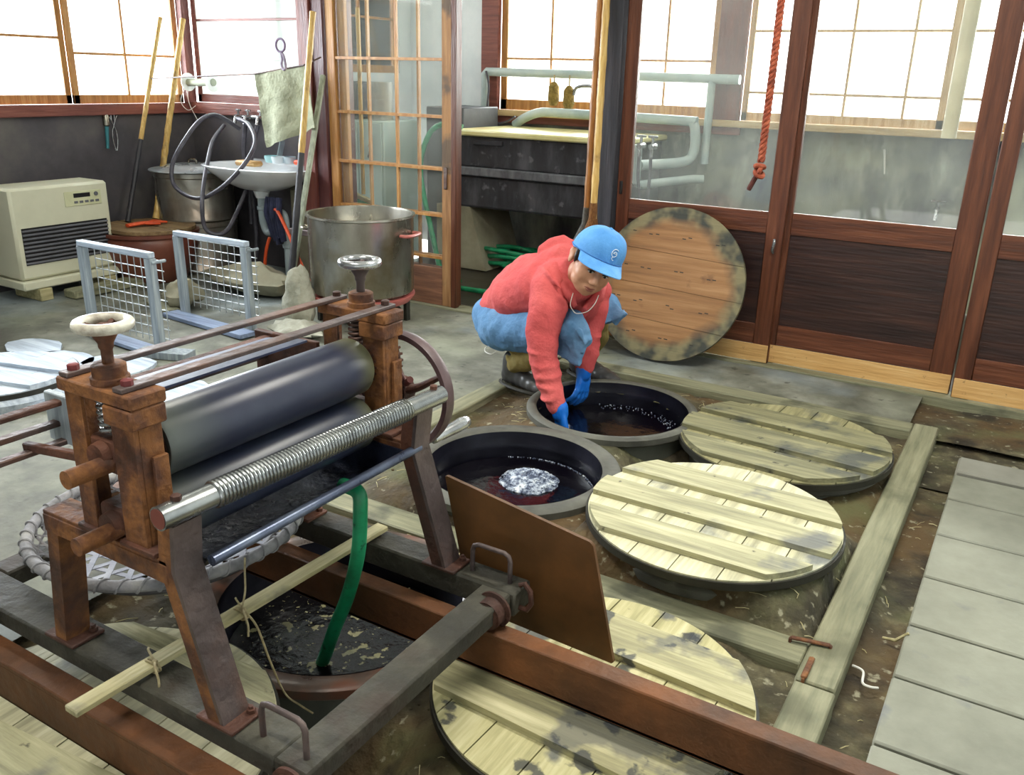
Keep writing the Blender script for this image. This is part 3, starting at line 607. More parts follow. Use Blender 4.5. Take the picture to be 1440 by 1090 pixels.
def side(y0, far, dx):
    s = .035
    # right leg: an angle iron
    kx, kz, tx, tz, fx, fz = ((-1.475, .655, -1.463, .772, -1.362, .284) if not far else (-1.452, .65, -1.437, .778, -1.335, .284))
    MXY = lambda y: Matrix.Translation((0, y, 0)) @ Matrix(((1, 0, 0), (0, 0, 1), (0, 1, 0))).to_4x4()
    t = .012
    mb = MB().prism([(tx, tz), (tx-t, tz), (kx-t, kz), (fx-t, fz), (fx, fz), (kx, kz)], -.038, .038, MXY(y0))
    P('leg', mb, IRON if not far else IRON)
    w = .052
    mb = MB().prism([(tx-t, tz), (tx-w, tz-.005), (kx-w, kz), (fx-w, fz), (fx-t, fz), (kx-t, kz)], -.038, -.028, MXY(y0))
    P('leg_flange', mb, RUST if not far else RUSTD)
    # left leg
    lx, lfx = (-1.945, -1.995) if not far else (-1.93, -1.97)
    mb = MB().prism([(lx, .66), (lx+.045, .66), (lfx+.045, .284), (lfx, .284)], -.038, -.026, MXY(y0)).prism([(lx+.033, .66), (lx+.045, .66), (lfx+.045, .284), (lfx+.033, .284)], -.026, .03, MXY(y0))
    P('leg', mb, RUST)
    for ax_ in ((fx-.03), (lfx+.02)):
        o = P('foot_plate', MB().box((ax_-.06, y0-.045, .2845), (ax_+.06, y0+.05, .296), bev=.003), RUSTD)
        mb = MB()
        for sx in (-.042, .042): mb.lathe((ax_+sx, y0+.03, .296), [(.011, 0), (.011, .010), (.006, .011), (.006, .018)], 6)
        mb.build('bolt', RUSTD, o)
    P('cross_channel', MB().box((-1.955, y0-.038, .664), (-1.50, y0+.038, .676), bev=.002).box((-1.955, y0-.040, .618), (-1.50, y0-.028, .666), bev=.002).box((-1.955, y0+.028, .618), (-1.50, y0+.040, .666), bev=.002), RUST)
    # uprights
    for a, b, off in ((-1.637, -1.560, 1), (-1.790, -1.735, -1)):
        mb = MB().box((a, y0-.036, .676), (b, y0-.024, 1.02), bev=.002).box((b-.012 if off > 0 else a, y0-.024, .676), (b if off > 0 else a+.012, y0+.036, 1.02), bev=.002)
        if off > 0: mb.box((b, y0-.002, .676), (b+.012, y0+.036, .90), bev=.002)
        P('upright', mb, RUST)
        P('foot_flange', MB().box((a-.012, y0-.046, .6765), (b+.03, y0+.046, .690), bev=.003), RUSTD)
    P('cap_plate', MB().box((-1.800, y0-.046, 1.02), (-1.545, y0+.046, 1.052), bev=.004).box((-1.640, y0-.050, .975), (-1.545, y0+.042, 1.02), bev=.004), RUST)
    o = P('bearing_block', MB().box((-1.730, y0-.03, .842), (-1.642, y0+.03, .925), bev=.006).lathe((-1.686, y0-.05, .885), [(.03, 0), (.034, .02), (.034, .1), (.03, .11)], 20, ax=(0, 1, 0)), RUSTD)
    o = P('bearing_block', MB().box((-1.730, y0-.03, .690), (-1.642, y0+.03, .757), bev=.006).lathe((-1.680, y0-.05, .715), [(.03, 0), (.034, .02), (.034, .1), (.03, .11)], 20, ax=(0, 1, 0)), RUSTD)
    mb = MB(); pts = [(-1.686+.024*math.cos(a*.5), y0+.024*math.sin(a*.5), .93+.0011*a) for a in range(0, 76)]
    P('spring', mb.tube(pts, .005, 8), CHROME if not far else IRON)
    # axle stubs
    if not far:
        P('axle_stub', MB().cyl((-1.668, y0-.135, .868), (-1.668, y0-.03, .868), .021, 20), RUST)
        P('axle_stub', MB().cyl((-1.668, y0-.135, .706), (-1.668, y0-.03, .706), .021, 20), RUST)
    P('collar', MB().lathe((-1.668, y0, 0), [(.041, 1.052), (.041, 1.066), (.036, 1.068), (.036, 1.092), (.030, 1.096), (.013, 1.096)], 32), RUST)
    wm = WHEELC if not far else CHROME
    P('spindle', MB().lathe((-1.668, y0, 0), [(.0125, 1.09), (.0125, 1.125), (.016, 1.132), (.016, 1.140), (.026, 1.158), (.030, 1.166), (.016, 1.17)], 24), RUST if not far else IRON)
    mb = MB().torus((-1.668, y0, 1.182), .0515, .0125, 48, 14); hw = P('handwheel', mb, wm)
    mb = MB().lathe((-1.668, y0, 0), [(.001, 1.162), (.021, 1.164), (.021, 1.178), (.009, 1.184), (.001, 1.184)], 20)
    for k in range(4):
        a = k*PI/2+.5; mb.tube([(-1.668+.015*math.cos(a), y0+.015*math.sin(a), 1.17), (-1.668+.046*math.cos(a), y0+.046*math.sin(a), 1.178)], .008, 8)
    mb.build('spoke_hub', RUSTD if not far else IRON, hw)
side(YN, 0, 0); side(YF, 1, 0)
for bx in (-1.775, -1.590):
    tb = P('tie_bar', MB().box((bx-.016, 1.058, 1.0525), (bx+.016, 1.975, 1.064), bev=.002), IRON)
    for by in (1.085, 1.945): MB().lathe((bx, by, 1.064), [(.013, 0), (.013, .012), (.010, .014)], 6).build('bolt_head', mat('red_bolt', ['#5a2226', '#7a3334'], rough=.6) if by < 1.5 else RUSTD, tb)
# rollers
def roller(x, z, y0, y1, r, name='roller'):
    o = P(name, MB().lathe((x, 0, z), [(.02, y0+.004), (r-.012, y0+.004), (r-.002, y0), (r, y0+.006), (r, y1-.13), (r, y1-.012), (r-.008, y1), (.02, y1)], 72, ax=(0, 1, 0)), ROLL)
    MB().lathe((x, 0, z), [(.014, y0-.03), (.014, y0+.001), (r-.02, y0+.001), (r-.02, y0+.003), (.001, y0+.003)], 40, ax=(0, 1, 0)).build('end_plate', RUSTD, o)
    return o
roller(-1.655, .885, 1.16, 1.875, .0845); roller(-1.645, .715, 1.165, 1.865, .082)
# guide pipe wound with wire
a = Vector((-1.472, 1.035, .803)); b = Vector((-1.432, 2.0, .803)); d = (b-a).normalized()
gp = P('guide_pipe', MB().cyl(a, b, .0275, 32), PIPES)
mb = MB(); n = 62
for k in range(n):
    t = .15+.68*k/(n-1); mb.torus(a+(b-a)*t, .0285, .0052, 28, 8, ax=d)
mb.build('wound_wire', PIPES, gp)
for t in (.05, .965): MB().lathe(a+(b-a)*t+Vector((0, 0, .026)), [(.012, 0), (.012, .011), (.009, .013)], 6).build('bolt_head', RUSTD, gp)
MB().lathe(a-d*.001, [(.001, -.0005), (.0235, -.0005), (.0235, .001)], 28, ax=d).build('red_end', mat('red_pipe_end', ['#5a2a22', '#7a4034'], rough=.7), gp)
# drip tray under the rollers
def sheetp(prof, y0, y1, th=.004, n=2):
    mb = MB(); m = len(prof); P0 = [Vector((p[0], 0, p[1])) for p in prof]
    vs = []
    for y in (y0, y1):
        for o in (0, 1):
            for i, p in enumerate(P0):
                t = (P0[min(i+1, m-1)]-P0[max(i-1, 0)]).normalized(); nn = Vector((-t.z, 0, t.x)); vs.append(p+nn*th*o+Vector((0, y, 0)))
    fs = []
    for i in range(m-1):
        fs += [(i, i+1, 2*m+i+1, 2*m+i), (m+i, 3*m+i, 3*m+i+1, m+i+1), (i, m+i, m+i+1, i+1), (2*m+i, 2*m+i+1, 3*m+i+1, 3*m+i)]
    fs += [(0, 2*m, 3*m, m), (m-1, 2*m-1, 4*m-1, 3*m-1)]
    return mb.add(vs, fs, True)
prof = smooth([(-1.84, 0, .66), (-1.80, 0, .60), (-1.70, 0, .560), (-1.60, 0, .560), (-1.53, 0, .595), (-1.470, 0, .650)], 5)
dt = P('drip_tray', sheetp([(p.x, p.z) for p in prof], 1.150, 1.885), TRAY)
P('tray_tube', MB().cyl((-1.458, 1.148, .652), (-1.462, 1.93, .650), .0135, 20), mat('blue_grey_tube', ['#3c4358', '#5b647c', '#8791a6'], scale=6, rough=.3, metal=.5, bump=.05))
for ty in (1.152, 1.884): MB().prism([(p.x, p.z) for p in prof], -.003, .003, Matrix.Translation((0, ty, 0)) @ Matrix(((1, 0, 0), (0, 0, 1), (0, 1, 0))).to_4x4()).build('tray_end', TRAY, dt)
ft = P('feed_board', sheetp([(-1.93, .935), (-1.83, .952), (-1.765, .955)], 1.17, 1.80, .006), mat('blue_feed_board', ['#23263a', '#343a55', '#4a5270'], rough=.5))
for i, (fx, fz, w) in enumerate(((-2.00, .905, .03), (-2.02, .845, .03), (-2.0, .80, .026))):
    P('feed_bar', MB().box((fx-w/2, .86, fz), (fx+w/2, 1.88, fz+.014), bev=.003), IRON if i else RUSTD)
P('feed_bracket', MB().box((-2.06, 1.17, .80), (-1.80, 1.19, .93), bev=.003), CRATEW)
P('feed_bracket', MB().box((-2.06, 1.87, .80), (-1.80, 1.89, .93), bev=.003), RUSTD)
P('feed_arm', MB().beam((-2.03, 1.09, .815), (-1.79, 1.09, .845), .02, .022), RUSTD)
# gears and crank wheel on the far side
def gear(x, y, z, r, teeth, th=.02):
    pts = []
    for k in range(teeth):
        a = 2*PI*k/teeth
        for da, rr in ((-.28, r-.010), (-.16, r), (.16, r), (.28, r-.010)): pts.append((rr*math.cos(a+da*2*PI/teeth), rr*math.sin(a+da*2*PI/teeth)))
    return MB().prism(pts, -th/2, th/2, Matrix.Translation((x, y, z)) @ Matrix.Rotation(PI/2, 4, 'X'))
P('gear', gear(-1.655, 1.99, .885, .085, 26), RUSTD); P('gear', gear(-1.645, 1.99, .715, .090, 26), IRON)
P('gear', gear(-1.655, 1.90, .885, .070, 22, .014), RUSTD)
P('axle', MB().cyl((-1.645, 1.86, .715), (-1.645, 2.08, .715), .017, 16).cyl((-1.655, 1.86, .885), (-1.655, 2.01, .885), .017, 16), RUSTD)
cw = Vector((-1.62, 2.05, .765)); R_ = .188
mb = MB().lathe(cw, [(R_-.018, -.017), (R_, -.020), (R_+.004, 0), (R_, .020), (R_-.018, .017), (R_-.026, 0)], 80, ax=(0, 1, 0), closed=True)
wh = P('crank_wheel', mb, mat('dark_painted_iron', ['#2e2226', '#4a383b', '#6a5356'], scale=5, rough=.4, bump=.15))
for k in range(4):
    a = .40+k*PI/2
    pts = smooth([cw+Vector((math.cos(a+q)*rr, 0, math.sin(a+q)*rr)) for rr, q in ((.02, -.25), (.07, -.10), (.12, 0), (.176, .05))], 5)
    MB().tube(pts, [.027-.010*i/(len(pts)-1) for i in range(len(pts))], 10, scale=(1, .55)).build('spoke', RUSTD, wh)
MB().lathe(cw, [(.001, -.03), (.036, -.03), (.042, -.01), (.042, .02), (.02, .03), (.001, .03)], 28, ax=(0, 1, 0)).build('hub', RUSTD, wh)
hp = cw+Vector((math.cos(-1.02)*.185, .01, math.sin(-1.02)*.185))
hd = MB().lathe(hp, [(.008, -.03), (.008, .02), (.016, .022), (.018, .06), (.021, .13), (.022, .17), (.018, .195), (.008, .205), (.001, .206)], 24, ax=(.08, 1, .05)).build('crank_handle', CHROME, wh)
MB().lathe(cw+Vector((-.03, -.035, .055)), [(.008, -.02), (.010, .0)], 10, ax=(0, 1, 0)).tube([cw+Vector((.03, -.02, .035)), cw+Vector((.02, -.04, .07)), cw+Vector((.015, -.05, .09))], .011, 10).tube([cw+Vector((.03, -.02, .035)), cw+Vector((.055, -.04, .045)), cw+Vector((.075, -.05, .062))], .011, 10).build('wing_nut', mat('red_brown_nut', ['#5c2f2c', '#7b4540'], rough=.6), wh)

# ---- slat with string ties, hose, basket
root = thing('timber_strip', (-1.66, 1.6, .285), 'pale wooden slat laid across the wringer base, tied with string', 'slat')
MB().beam((-1.685, .90, .306), (-1.655, 1.985, .300), .046, .018).build('bar', SLATW, root)
def tie(y, x):
    mb = MB()
    for dy in (-.004, .004): mb.tube([(x+.026*math.cos(a), y+dy, .303+.014*math.sin(a)) for a in [2*PI*i/16 for i in range(16)]], .003, 6, closed=True)
    mb.ball((x+.012, y, .320), .008, 8)
    mb.tube(smooth([(x+.012, y, .322), (x+.04, y-.02, .325), (x+.055, y-.025, .300), (x+.058, y-.03, .27)]), .003, 6)
    mb.tube(smooth([(x+.012, y, .322), (x-.03, y+.015, .328), (x-.05, y+.03, .318)]), .003, 6)
    return mb
tie(1.11, -1.672).build('string_tie', STRING, root)
mb = tie(1.385, -1.662)
mb.tube(smooth([(-1.655, 1.385, .322), (-1.665, 1.41, .36), (-1.672, 1.42, .41), (-1.69, 1.44, .44)]), .003, 6)
mb.tube(smooth([(-1.655, 1.385, .322), (-1.62, 1.40, .27), (-1.60, 1.42, .15), (-1.585, 1.45, .03), (-1.56, 1.48, -.02), (-1.53, 1.50, -.05)]), .003, 6)
mb.build('string_tie', STRING, root)
tag(MB().tube(smooth([(-1.60, 1.74, .565), (-1.535, 1.735, .560), (-1.525, 1.73, .50), (-1.54, 1.73, .36), (-1.59, 1.735, .2), (-1.66, 1.745, .05), (-1.72, 1.76, -.08), (-1.76, 1.77, -.16)], 8), .0215, 18).build('drain_hose', GREEN), 'thick green drain hose running from the wringer tray into the vat', 'hose')
bc = Vector((-2.175, 1.57, 0)); br = .395; bz = .36; bb = .287
B = thing('bamboo_basket', (bc.x, bc.y, bb), 'large round open weave bamboo basket under the left end of the wringer', 'basket')
def bpt(a, t):   # t 0 bottom .. 1 rim
    rr = br*(.80+.2*math.sin(t*PI/2)); return Vector((bc.x+rr*math.cos(a), bc.y+rr*math.sin(a), bb+.01+(bz-bb-.01)*t))
mb = MB(); rb = br*.80; sp = .062; wdt = .017
for kdir in range(3):
    a = kdir*PI/3+.2; d = Vector((math.cos(a), math.sin(a), 0)); nn = Vector((-d.y, d.x, 0))
    for i in range(-6, 7):
        o = (i+.25)*sp
        if abs(o) < rb:
            L = math.sqrt(rb*rb-o*o); p0 = bc+nn*o-d*L; p1 = bc+nn*o+d*L; p0.z = p1.z = bb+.006+.0022*kdir
            mb.beam(p0, p1, wdt, .002, bev=0)
mb.build('base_weave', WICK, B)
mb = MB(); nn_ = 40
for k in range(nn_):
    a = 2*PI*k/nn_
    for sgn in (-1, 1):
        pts = [bpt(a+sgn*.22*t, t)+Vector((0, 0, 0)) for t in (0, .33, .66, 1)]
        mb.tube(pts, .006, 6, scale=(1, .35))
mb.tube([bpt(2*PI*k/60, .5) for k in range(60)], .006, 6, closed=True, scale=(.4, 1))
mb.build('side_weave', WICKD, B)
mb = MB().torus((bc.x, bc.y, bz+.004), br+.004, .017, 90, 12)
pts = []
for i in range(900):
    a = 2*PI*i/900; q = i*2*PI/900*44; rr = br+.004+.0185*math.cos(q); pts.append((bc.x+rr*math.cos(a), bc.y+rr*math.sin(a), bz+.004+.0185*math.sin(q)))
mb.tube(pts, .0038, 5, closed=True); mb.build('wrapped_rim', mat('rope_wrapped_rim', ['#5c5b5c', '#86858a', '#a6a49f'], scale=12, rough=.8, bump=.3), B)
MB().torus((bc.x, bc.y, bb+.012), br*.81, .013, 80, 10).build('bottom_band', WICKD, B)
# narrow board between beams, lower left
# straw litter and chips scattered over the earth
mb = MB()
def clear(x, y):
    return all(math.hypot(x-v[0], y-v[1]) > v[3]+.015 for v in VATS.values())
for i in range(650):
    x = random.uniform(-2.4, -.14); y = random.uniform(.2, 4.68)
    if not clear(x, y) or -.39 < x < -.24 or 2.42 < y < 2.58: continue
    z = earth_h(x, y)+.003; a = random.uniform(0, PI); L = random.uniform(.008, .035)
    mb.tube([(x-L*math.cos(a), y-L*math.sin(a), z), (x, y, z+.004), (x+L*math.cos(a), y+L*math.sin(a), z)], random.uniform(.0009, .002), 4)
tag(mb.build('straw_litter', SLATW), 'fine straw bits strewn over the brown soil between the vats', 'straw', None, 'stuff')
mb = MB()
for i in range(420):
    x = random.uniform(-2.4, -.14); y = random.uniform(.2, 4.68)
    if not clear(x, y) or -.39 < x < -.24 or 2.42 < y < 2.58: continue
    s_ = random.uniform(.003, .011); mb.ball((x, y, earth_h(x, y)+s_*.2), s_, 6, (1, random.uniform(.6, 1), random.uniform(.4, .8)))
tag(mb.build('soil_crumbs', EARTH), 'small clods and grit over the soil of the vat bed', 'soil', None, 'stuff')
# ================================================================== left side of the room
h = thing('oil_heater', (-6.56, 4.02, .10), 'cream oil heater with grey grille standing on wooden blocks by the dark wall', 'heater')
X0, X1, Y0, Y1 = -6.74, -6.40, 3.62, 4.42
MB().box((X0, Y0, .17), (X1, Y1, .845), bev=.02).build('casing', CREAM, h)
MB().box((X0-.01, Y0-.01, .10), (X1+.03, Y1+.012, .165), bev=.01).build('base_tray', CREAM, h)
MB().box((X1, Y0+.05, .28), (X1+.004, Y1-.045, .555), bev=.002).build('grille_recess', BLACKP, h)
mb = MB()
for i in range(9): mb.box((X1+.002, Y0+.05, .288+.030*i), (X1+.014, Y1-.045, .302+.030*i), bev=.002)
mb.build('grille', GREYP, h)
cp = MB().box((X1+.001, Y1-.38, .675), (X1+.006, Y1-.07, .785), bev=.003).build('control_panel', mat('pale_panel', ['#c6c7a0', '#d8d8b4'], rough=.4), h)
MB().box((X1+.006, Y1-.305, .738), (X1+.010, Y1-.165, .770), bev=.002).build('display', BLACKP, cp)
MB().cyl((X1+.006, Y1-.115, .755), (X1+.013, Y1-.115, .755), .016, 20).build('dial', GREYP, cp)
for i in range(5): MB().box((X1+.006, Y1-.305+.045*i, .695), (X1+.010, Y1-.275+.045*i, .712), bev=.001).build('button', GREYP, cp)
for i, y in enumerate((3.72, 4.28)):
    tag(MB().box((-6.70, y, .005), (-6.36, y+.10, .098), bev=.006).build('wood_block', SLATW), ['pale wooden block under the heater at the edge of view', 'pale wooden block under the heater corner beside the clay jar'][i], 'block')
tag(MB().box((-6.36, 3.9, .005), (-6.22, 4.62, .07), bev=.008).build('floor_beam', PLANKY), 'grey beam on the floor along the front of the oil heater', 'beam')
# clay jar
jx, jy = -6.38, 4.74
j = thing('clay_jar', (jx, jy, 0), 'wide reddish brown glazed clay jar with boards across its mouth', 'jar')
MB().lathe((jx, jy, 0), [(.001, .005), (.24, .005), (.27, .02), (.345, .16), (.385, .29), (.392, .355), (.375, .385), (.40, .40), (.40, .425), (.37, .425), (.35, .38), (.36, .3), (.25, .04), (.001, .03)], 56).build('body', CLAY, j)
for k, (a, b, zz) in enumerate(((-.34, -.02, .428), (.0, .33, .428))):
    tag(MB().prism([(jx+p[1]*1.02, jy+p[0]) for p in strip(.37, a, b)], zz, zz+.028).build('mouth_board', WOODB), ['brown board over the near half of the clay jar', 'brown board over the far half of the clay jar'][k], 'board')
mb = MB(); g0 = Vector((jx+.02, jy-.08, .478))
mb.tube(smooth([g0+Vector((-.02, -.12, -.004)), g0+Vector((0, .0, .004)), g0+Vector((.01, .09, 0))]), [.035]*12+[.045], 12, scale=(1, .42))
for k in range(4): mb.tube(smooth([g0+Vector((-.03+.02*k, .08, 0)), g0+Vector((-.045+.03*k, .15, .002)), g0+Vector((-.05+.034*k, .20+.01*(k % 2), -.006))]), [.014]*12+[.009], 8, scale=(1, .7))
mb.tube(smooth([g0+Vector((.03, .02, 0)), g0+Vector((.07, .06, 0)), g0+Vector((.08, .12, -.006))]), [.014]*12+[.010], 8, scale=(1, .7))
tag(mb.build('rubber_glove', ORANGE), 'orange rubber glove lying on the clay jar boards', 'glove')
# steel drums
def drum(z0, z1, r, lab, lidded):
    x, y = -6.44, 5.30
    d = thing('steel_drum', (x, y, z0), lab, 'drum', 'steel drums in the corner')
    MB().lathe((x, y, 0), [(r-.02, z0), (r, z0+.01), (r, z0+.03), (r-.008, z0+.04), (r-.004, z1-.05), (r+.006, z1-.04), (r+.006, z1-.005), (r-.002, z1), (r-.02, z1), (r-.02, z0+.02), (.001, z0+.02), (.001, z0)], 64).build('body', TIN, d)
    if lidded:
        l = MB().lathe((x, y, 0), [(r+.03, z1+.001), (r+.036, z1+.006), (r+.03, z1+.013), (r-.01, z1+.016), (r*.72, z1+.034), (r*.66, z1+.046), (.001, z1+.058), (.001, z1+.052), (r*.6, z1+.038), (r-.02, z1+.004)], 64).build('cover', mat('pale_steel_cover', ['#9aa0a6', '#c2c8cc'], scale=4, rough=.3, metal=.5, bump=0), d)
        MB().tube(smooth([(x-.05, y, z1+.055), (x-.045, y, z1+.082), (x, y, z1+.092), (x+.045, y, z1+.082), (x+.05, y, z1+.055)]), .009, 10).build('cover_handle', STEEL, l)
        MB().tube(smooth([(x+r*.9, y-.1, z1-.12), (x+r+.03, y-.12, z1-.13), (x+r+.03, y+.02, z1-.14), (x+r*.97, y+.06, z1-.13)]), .010, 8).build('side_handle', STEEL, d)
drum(.005, .445, .335, 'lower tarnished steel drum carrying the covered drum', False)
drum(.447, .86, .335, 'tarnished steel drum with a domed lid, stacked on another drum', True)
# bamboo poles in the corner
def bamboo(p, q, r, m, lab, m2=None, t2=0, nodes=9, grp=None):
    p = Vector(p); q = Vector(q); t = thing('bamboo_pole', p, lab, 'pole', grp)
    def seg(a, b, mm, nm):
        n = max(2, int(nodes*(b-a))*4); pts = []; rs = []
        for i in range(n+1):
            s = a+(b-a)*i/n; pts.append(p+(q-p)*s); f = (s*nodes) % 1; rs.append(r*(1.13 if f < .12 or f > .95 else 1)*(1.05-.15*s))
        MB().tube(pts, rs, 14).build(nm, mm, t)
    if m2: seg(0, t2, m2, 'dark_end'); seg(t2, 1, m, 'culm')
    else: seg(0, 1, m, 'culm')
    return t
bamboo((-6.58, 4.97, .46), (-6.78, 5.62, 2.1), .026, BAMB, 'thick golden bamboo pole leaning in the corner beside the steel drum')
bamboo((-6.62, 4.72, .46), (-6.80, 5.40, 2.1), .020, BAMB, 'thinner bamboo pole in the corner, black below and golden above', BAMK, .40)
bamboo((-4.675, 4.59, .0), (-4.775, 5.11, 2.1), .024, BAMB, 'bamboo pole with blackened lower half leaning on the red post by the washbasin', BAMK, .54)
tag(MB().beam((-4.68, 4.58, .005), (-4.92, 5.345, 1.67), .036, .030).build('wooden_stick', STICK), 'grey green squared stick leaning on the dark red post', 'stick')
# tools hung on the left wall
t = thing('hand_brush', (-6.88, 4.80, 1.06), 'small tool with pale head and teal handle hung on the dark wall', 'tool')
MB().tube([(-6.88, 4.815, 1.22), (-6.88, 4.815, 1.23), (-6.88, 4.815, 1.335), (-6.88, 4.815, 1.35)], [.018, .027, .025, .012], 14).build('head', STEEL, t)
MB().tube([(-6.88, 4.80, 1.04), (-6.88, 4.815, 1.22)], [.012, .017], 12).build('handle', mat('teal_plastic', ['#2d6f7a', '#3f8a92'], rough=.4), t)
t = thing('scissors', (-6.885, 4.90, 1.03), 'thin steel shears hanging on the dark wall beside the teal tool', 'scissors')
for s in (-1, 1):
    MB().tube(smooth([(-6.885, 4.885+s*.004, 1.02), (-6.885, 4.885+s*.022, 1.10), (-6.885, 4.885+s*.018, 1.18), (-6.885, 4.885, 1.22), (-6.885, 4.885-s*.02, 1.27), (-6.885, 4.885-s*.055, 1.33), (-6.885, 4.885-s*.05, 1.375), (-6.885, 4.885-s*.02, 1.36), (-6.885, 4.885-s*.015, 1.27)]), .0055, 8).build('blade', CHROME, t)
t = thing('cord_reel', (-6.63, 5.66, 1.57), 'small reel with translucent white flanges fixed in front of the bright pane', 'reel')
MB().cyl((-6.82, 5.64, 1.575), (-6.48, 5.64, 1.585), .032, 20).build('core', mat('grey_green_cord', ['#858c78', '#a4aa98'], rough=.7), t)
for x in (-6.81, -6.49): MB().lathe((x, 5.64, 1.58), [(.02, -.004), (.078, -.004), (.078, .004), (.02, .004)], 28, ax=(1, 0, .03), closed=True).build('flange', mat('white_plastic', ['#d8dcda', '#eef0ee'], rough=.3), t)
tag(MB().tube(smooth([(-6.82, 5.63, 1.60), (-6.87, 5.55, 1.65), (-6.88, 5.45, 1.70)]), .003, 5).tube(smooth([(-6.82, 5.63, 1.56), (-6.86, 5.58, 1.42), (-6.80, 5.60, 1.34), (-6.74, 5.64, 1.38)]), .003, 5).tube(smooth([(-6.83, 5.63, 1.57), (-6.80, 5.62, 1.40), (-6.72, 5.64, 1.24)]), .003, 5).build('loose_cord', CUFF), 'thin white cord trailing from the small reel', 'cord')
# wash basin
sx, sy, sz = -5.65, 5.36, .93
s = thing('washbasin', (sx, sy, .78), 'white porcelain washbasin bracketed to the dark wall', 'washbasin')
mb = MB(); n = 56; prof = [(.001, -.185), (.10, -.185), (.22, -.165), (.38, -.105), (.49, -.03), (.54, .0), (.55, .012), (.535, .018), (.50, .010), (.42, -.03), (.30, -.085), (.12, -.125), (.001, -.13)]
vs = []
for r, z in prof:
    for k in range(n):
        a = 2*PI*k/n; c_, s_ = math.cos(a), math.sin(a)
        e = 1/((abs(c_)**2.6+abs(s_)**2.6)**(1/2.6))
        vs.append((sx+r*e*c_, sy-.03+r*.60*e*s_+(.04 if s_ > 0 else 0)*0, sz+z))
mb.add(vs, [(i*n+k, i*n+(k+1) % n, (i+1)*n+(k+1) % n, (i+1)*n+k) for i in range(len(prof)-1) for k in range(n)], True)
mb.build('basin', PORC, s)
MB().box((sx-.5, sy+.26, sz-.03), (sx+.48, sy+.345, sz+.03), bev=.015).build('back_ledge', PORC, s)
MB().lathe((sx+.02, sy-.05, sz-.24), [(.03, 0), (.05, .0), (.07, .06), (.03, .06)], 20).build('drain_neck', PORC, s)
tp = MB().tube(smooth([(sx+.02, sy-.06, sz-.24), (sx+.02, sy-.06, sz-.42), (sx+.06, sy-.06, sz-.52), (sx+.13, sy-.06, sz-.50), (sx+.15, sy-.06, sz-.40), (sx+.20, sy-.06, sz-.34), (sx+.27, sy-.06, sz-.36), (sx+.29, sy-.06, sz-.48), (sx+.29, sy-.06, .01)], 6), .030, 14).build('trap_pipe', PVC, s)
for q in ((sx+.02, sy-.06, sz-.34), (sx+.145, sy-.06, sz-.44), (sx+.29, sy-.06, .30)): MB().lathe(q, [(.032, 0), (.040, .004), (.040, .03), (.032, .034)], 18).build('pipe_collar', PVC, tp)
tag(MB().tube(smooth([(sx+.15, sy-.12, sz-.55), (sx+.12, sy-.14, sz-.66), (sx+.10, sy-.15, sz-.80)]), .014, 10).tube(smooth([(sx+.20, sy-.12, sz-.38), (sx+.28, sy-.16, sz-.30), (sx+.38, sy-.2, sz-.36), (sx+.52, sy-.25, sz-.50), (sx+.64, sy-.3, sz-.63), (sx+.90, sy-.42, sz-.83)]), .014, 10).build('orange_tube', ORANGE), 'thin orange rubber tube curving down beside the basin drain', 'tube')
# things on the basin
for k, (dx, dy, dz, w) in enumerate(((-.16, -.05, .03, .10),)):
    tag(MB().box((sx-.14, sy-.18, sz+.022), (sx+.10, sy-.08, sz+.065), bev=.014).build('soap_block', mat('tan_soap', ['#9d7746', '#c09b62'], scale=8)), 'tan scrubbing block on the washbasin rim', 'soap')
tag(MB().box((sx+.26, sy+.08, sz+.034), (sx+.46, sy+.16, sz+.075), bev=.014).build('scrub_brush', ORANGE), 'orange scrubbing brush at the post end of the washbasin', 'brush')
for k, (dx, dy) in enumerate(((-.02, .12), (.08, .10), (.16, .15))):
    x, y = sx+dx, sy+dy; tag(MB().lathe((x, y, sz+.035), [(.001, 0), (.045, 0), (.058, .04), (.056, .055), (.048, .055), (.04, .01), (.001, .01)], 20).build('plastic_cup', mat('pale_aqua_plastic%d' % k, [['#8fc6cd', '#b4dde0'], ['#bccad0', '#dde6ea'], ['#9fb4bf', '#c6d5dc']][k], rough=.3)), ['aqua plastic cup on the washbasin, nearest the hose', 'clear plastic cup between the two others on the washbasin', 'grey blue plastic cup on the washbasin, nearest the brush'][k], 'cup', 'cups on the washbasin')
tag(MB().box((-.006, -.03, 0), (.006, .03, .18), Matrix.Translation((sx-.06, sy+.24, sz+.035)) @ Matrix.Rotation(.35, 4, 'Y'), bev=.003).build('mirror_shard', PVC), 'pale blue grey plastic sheet leaning behind the basin cups', 'sheet')
tag(MB().box((-5.50, 5.48, .005), (-5.10, 5.715, .78), bev=.03).build('concrete_pier', SUPP), 'tan concrete pier against the wall behind the basin drain', 'pier')
mb = MB()
for k in range(5): mb.tube(smooth([(-5.46+.03*k, 5.22, .72), (-5.47+.035*k, 5.20+.02*(k % 2), .60), (-5.45+.03*k, 5.21, .50), (-5.43+.028*k, 5.22, .40-.03*(k % 3))]), .030, 10, scale=(1, .6))
tag(mb.build('hanging_rag', mat('dark_navy_rag', ['#15172a', '#262a44', '#3d4260'], scale=9, rough=.95, bump=.5)), 'dark navy rag hanging below the washbasin behind the trap', 'rag')
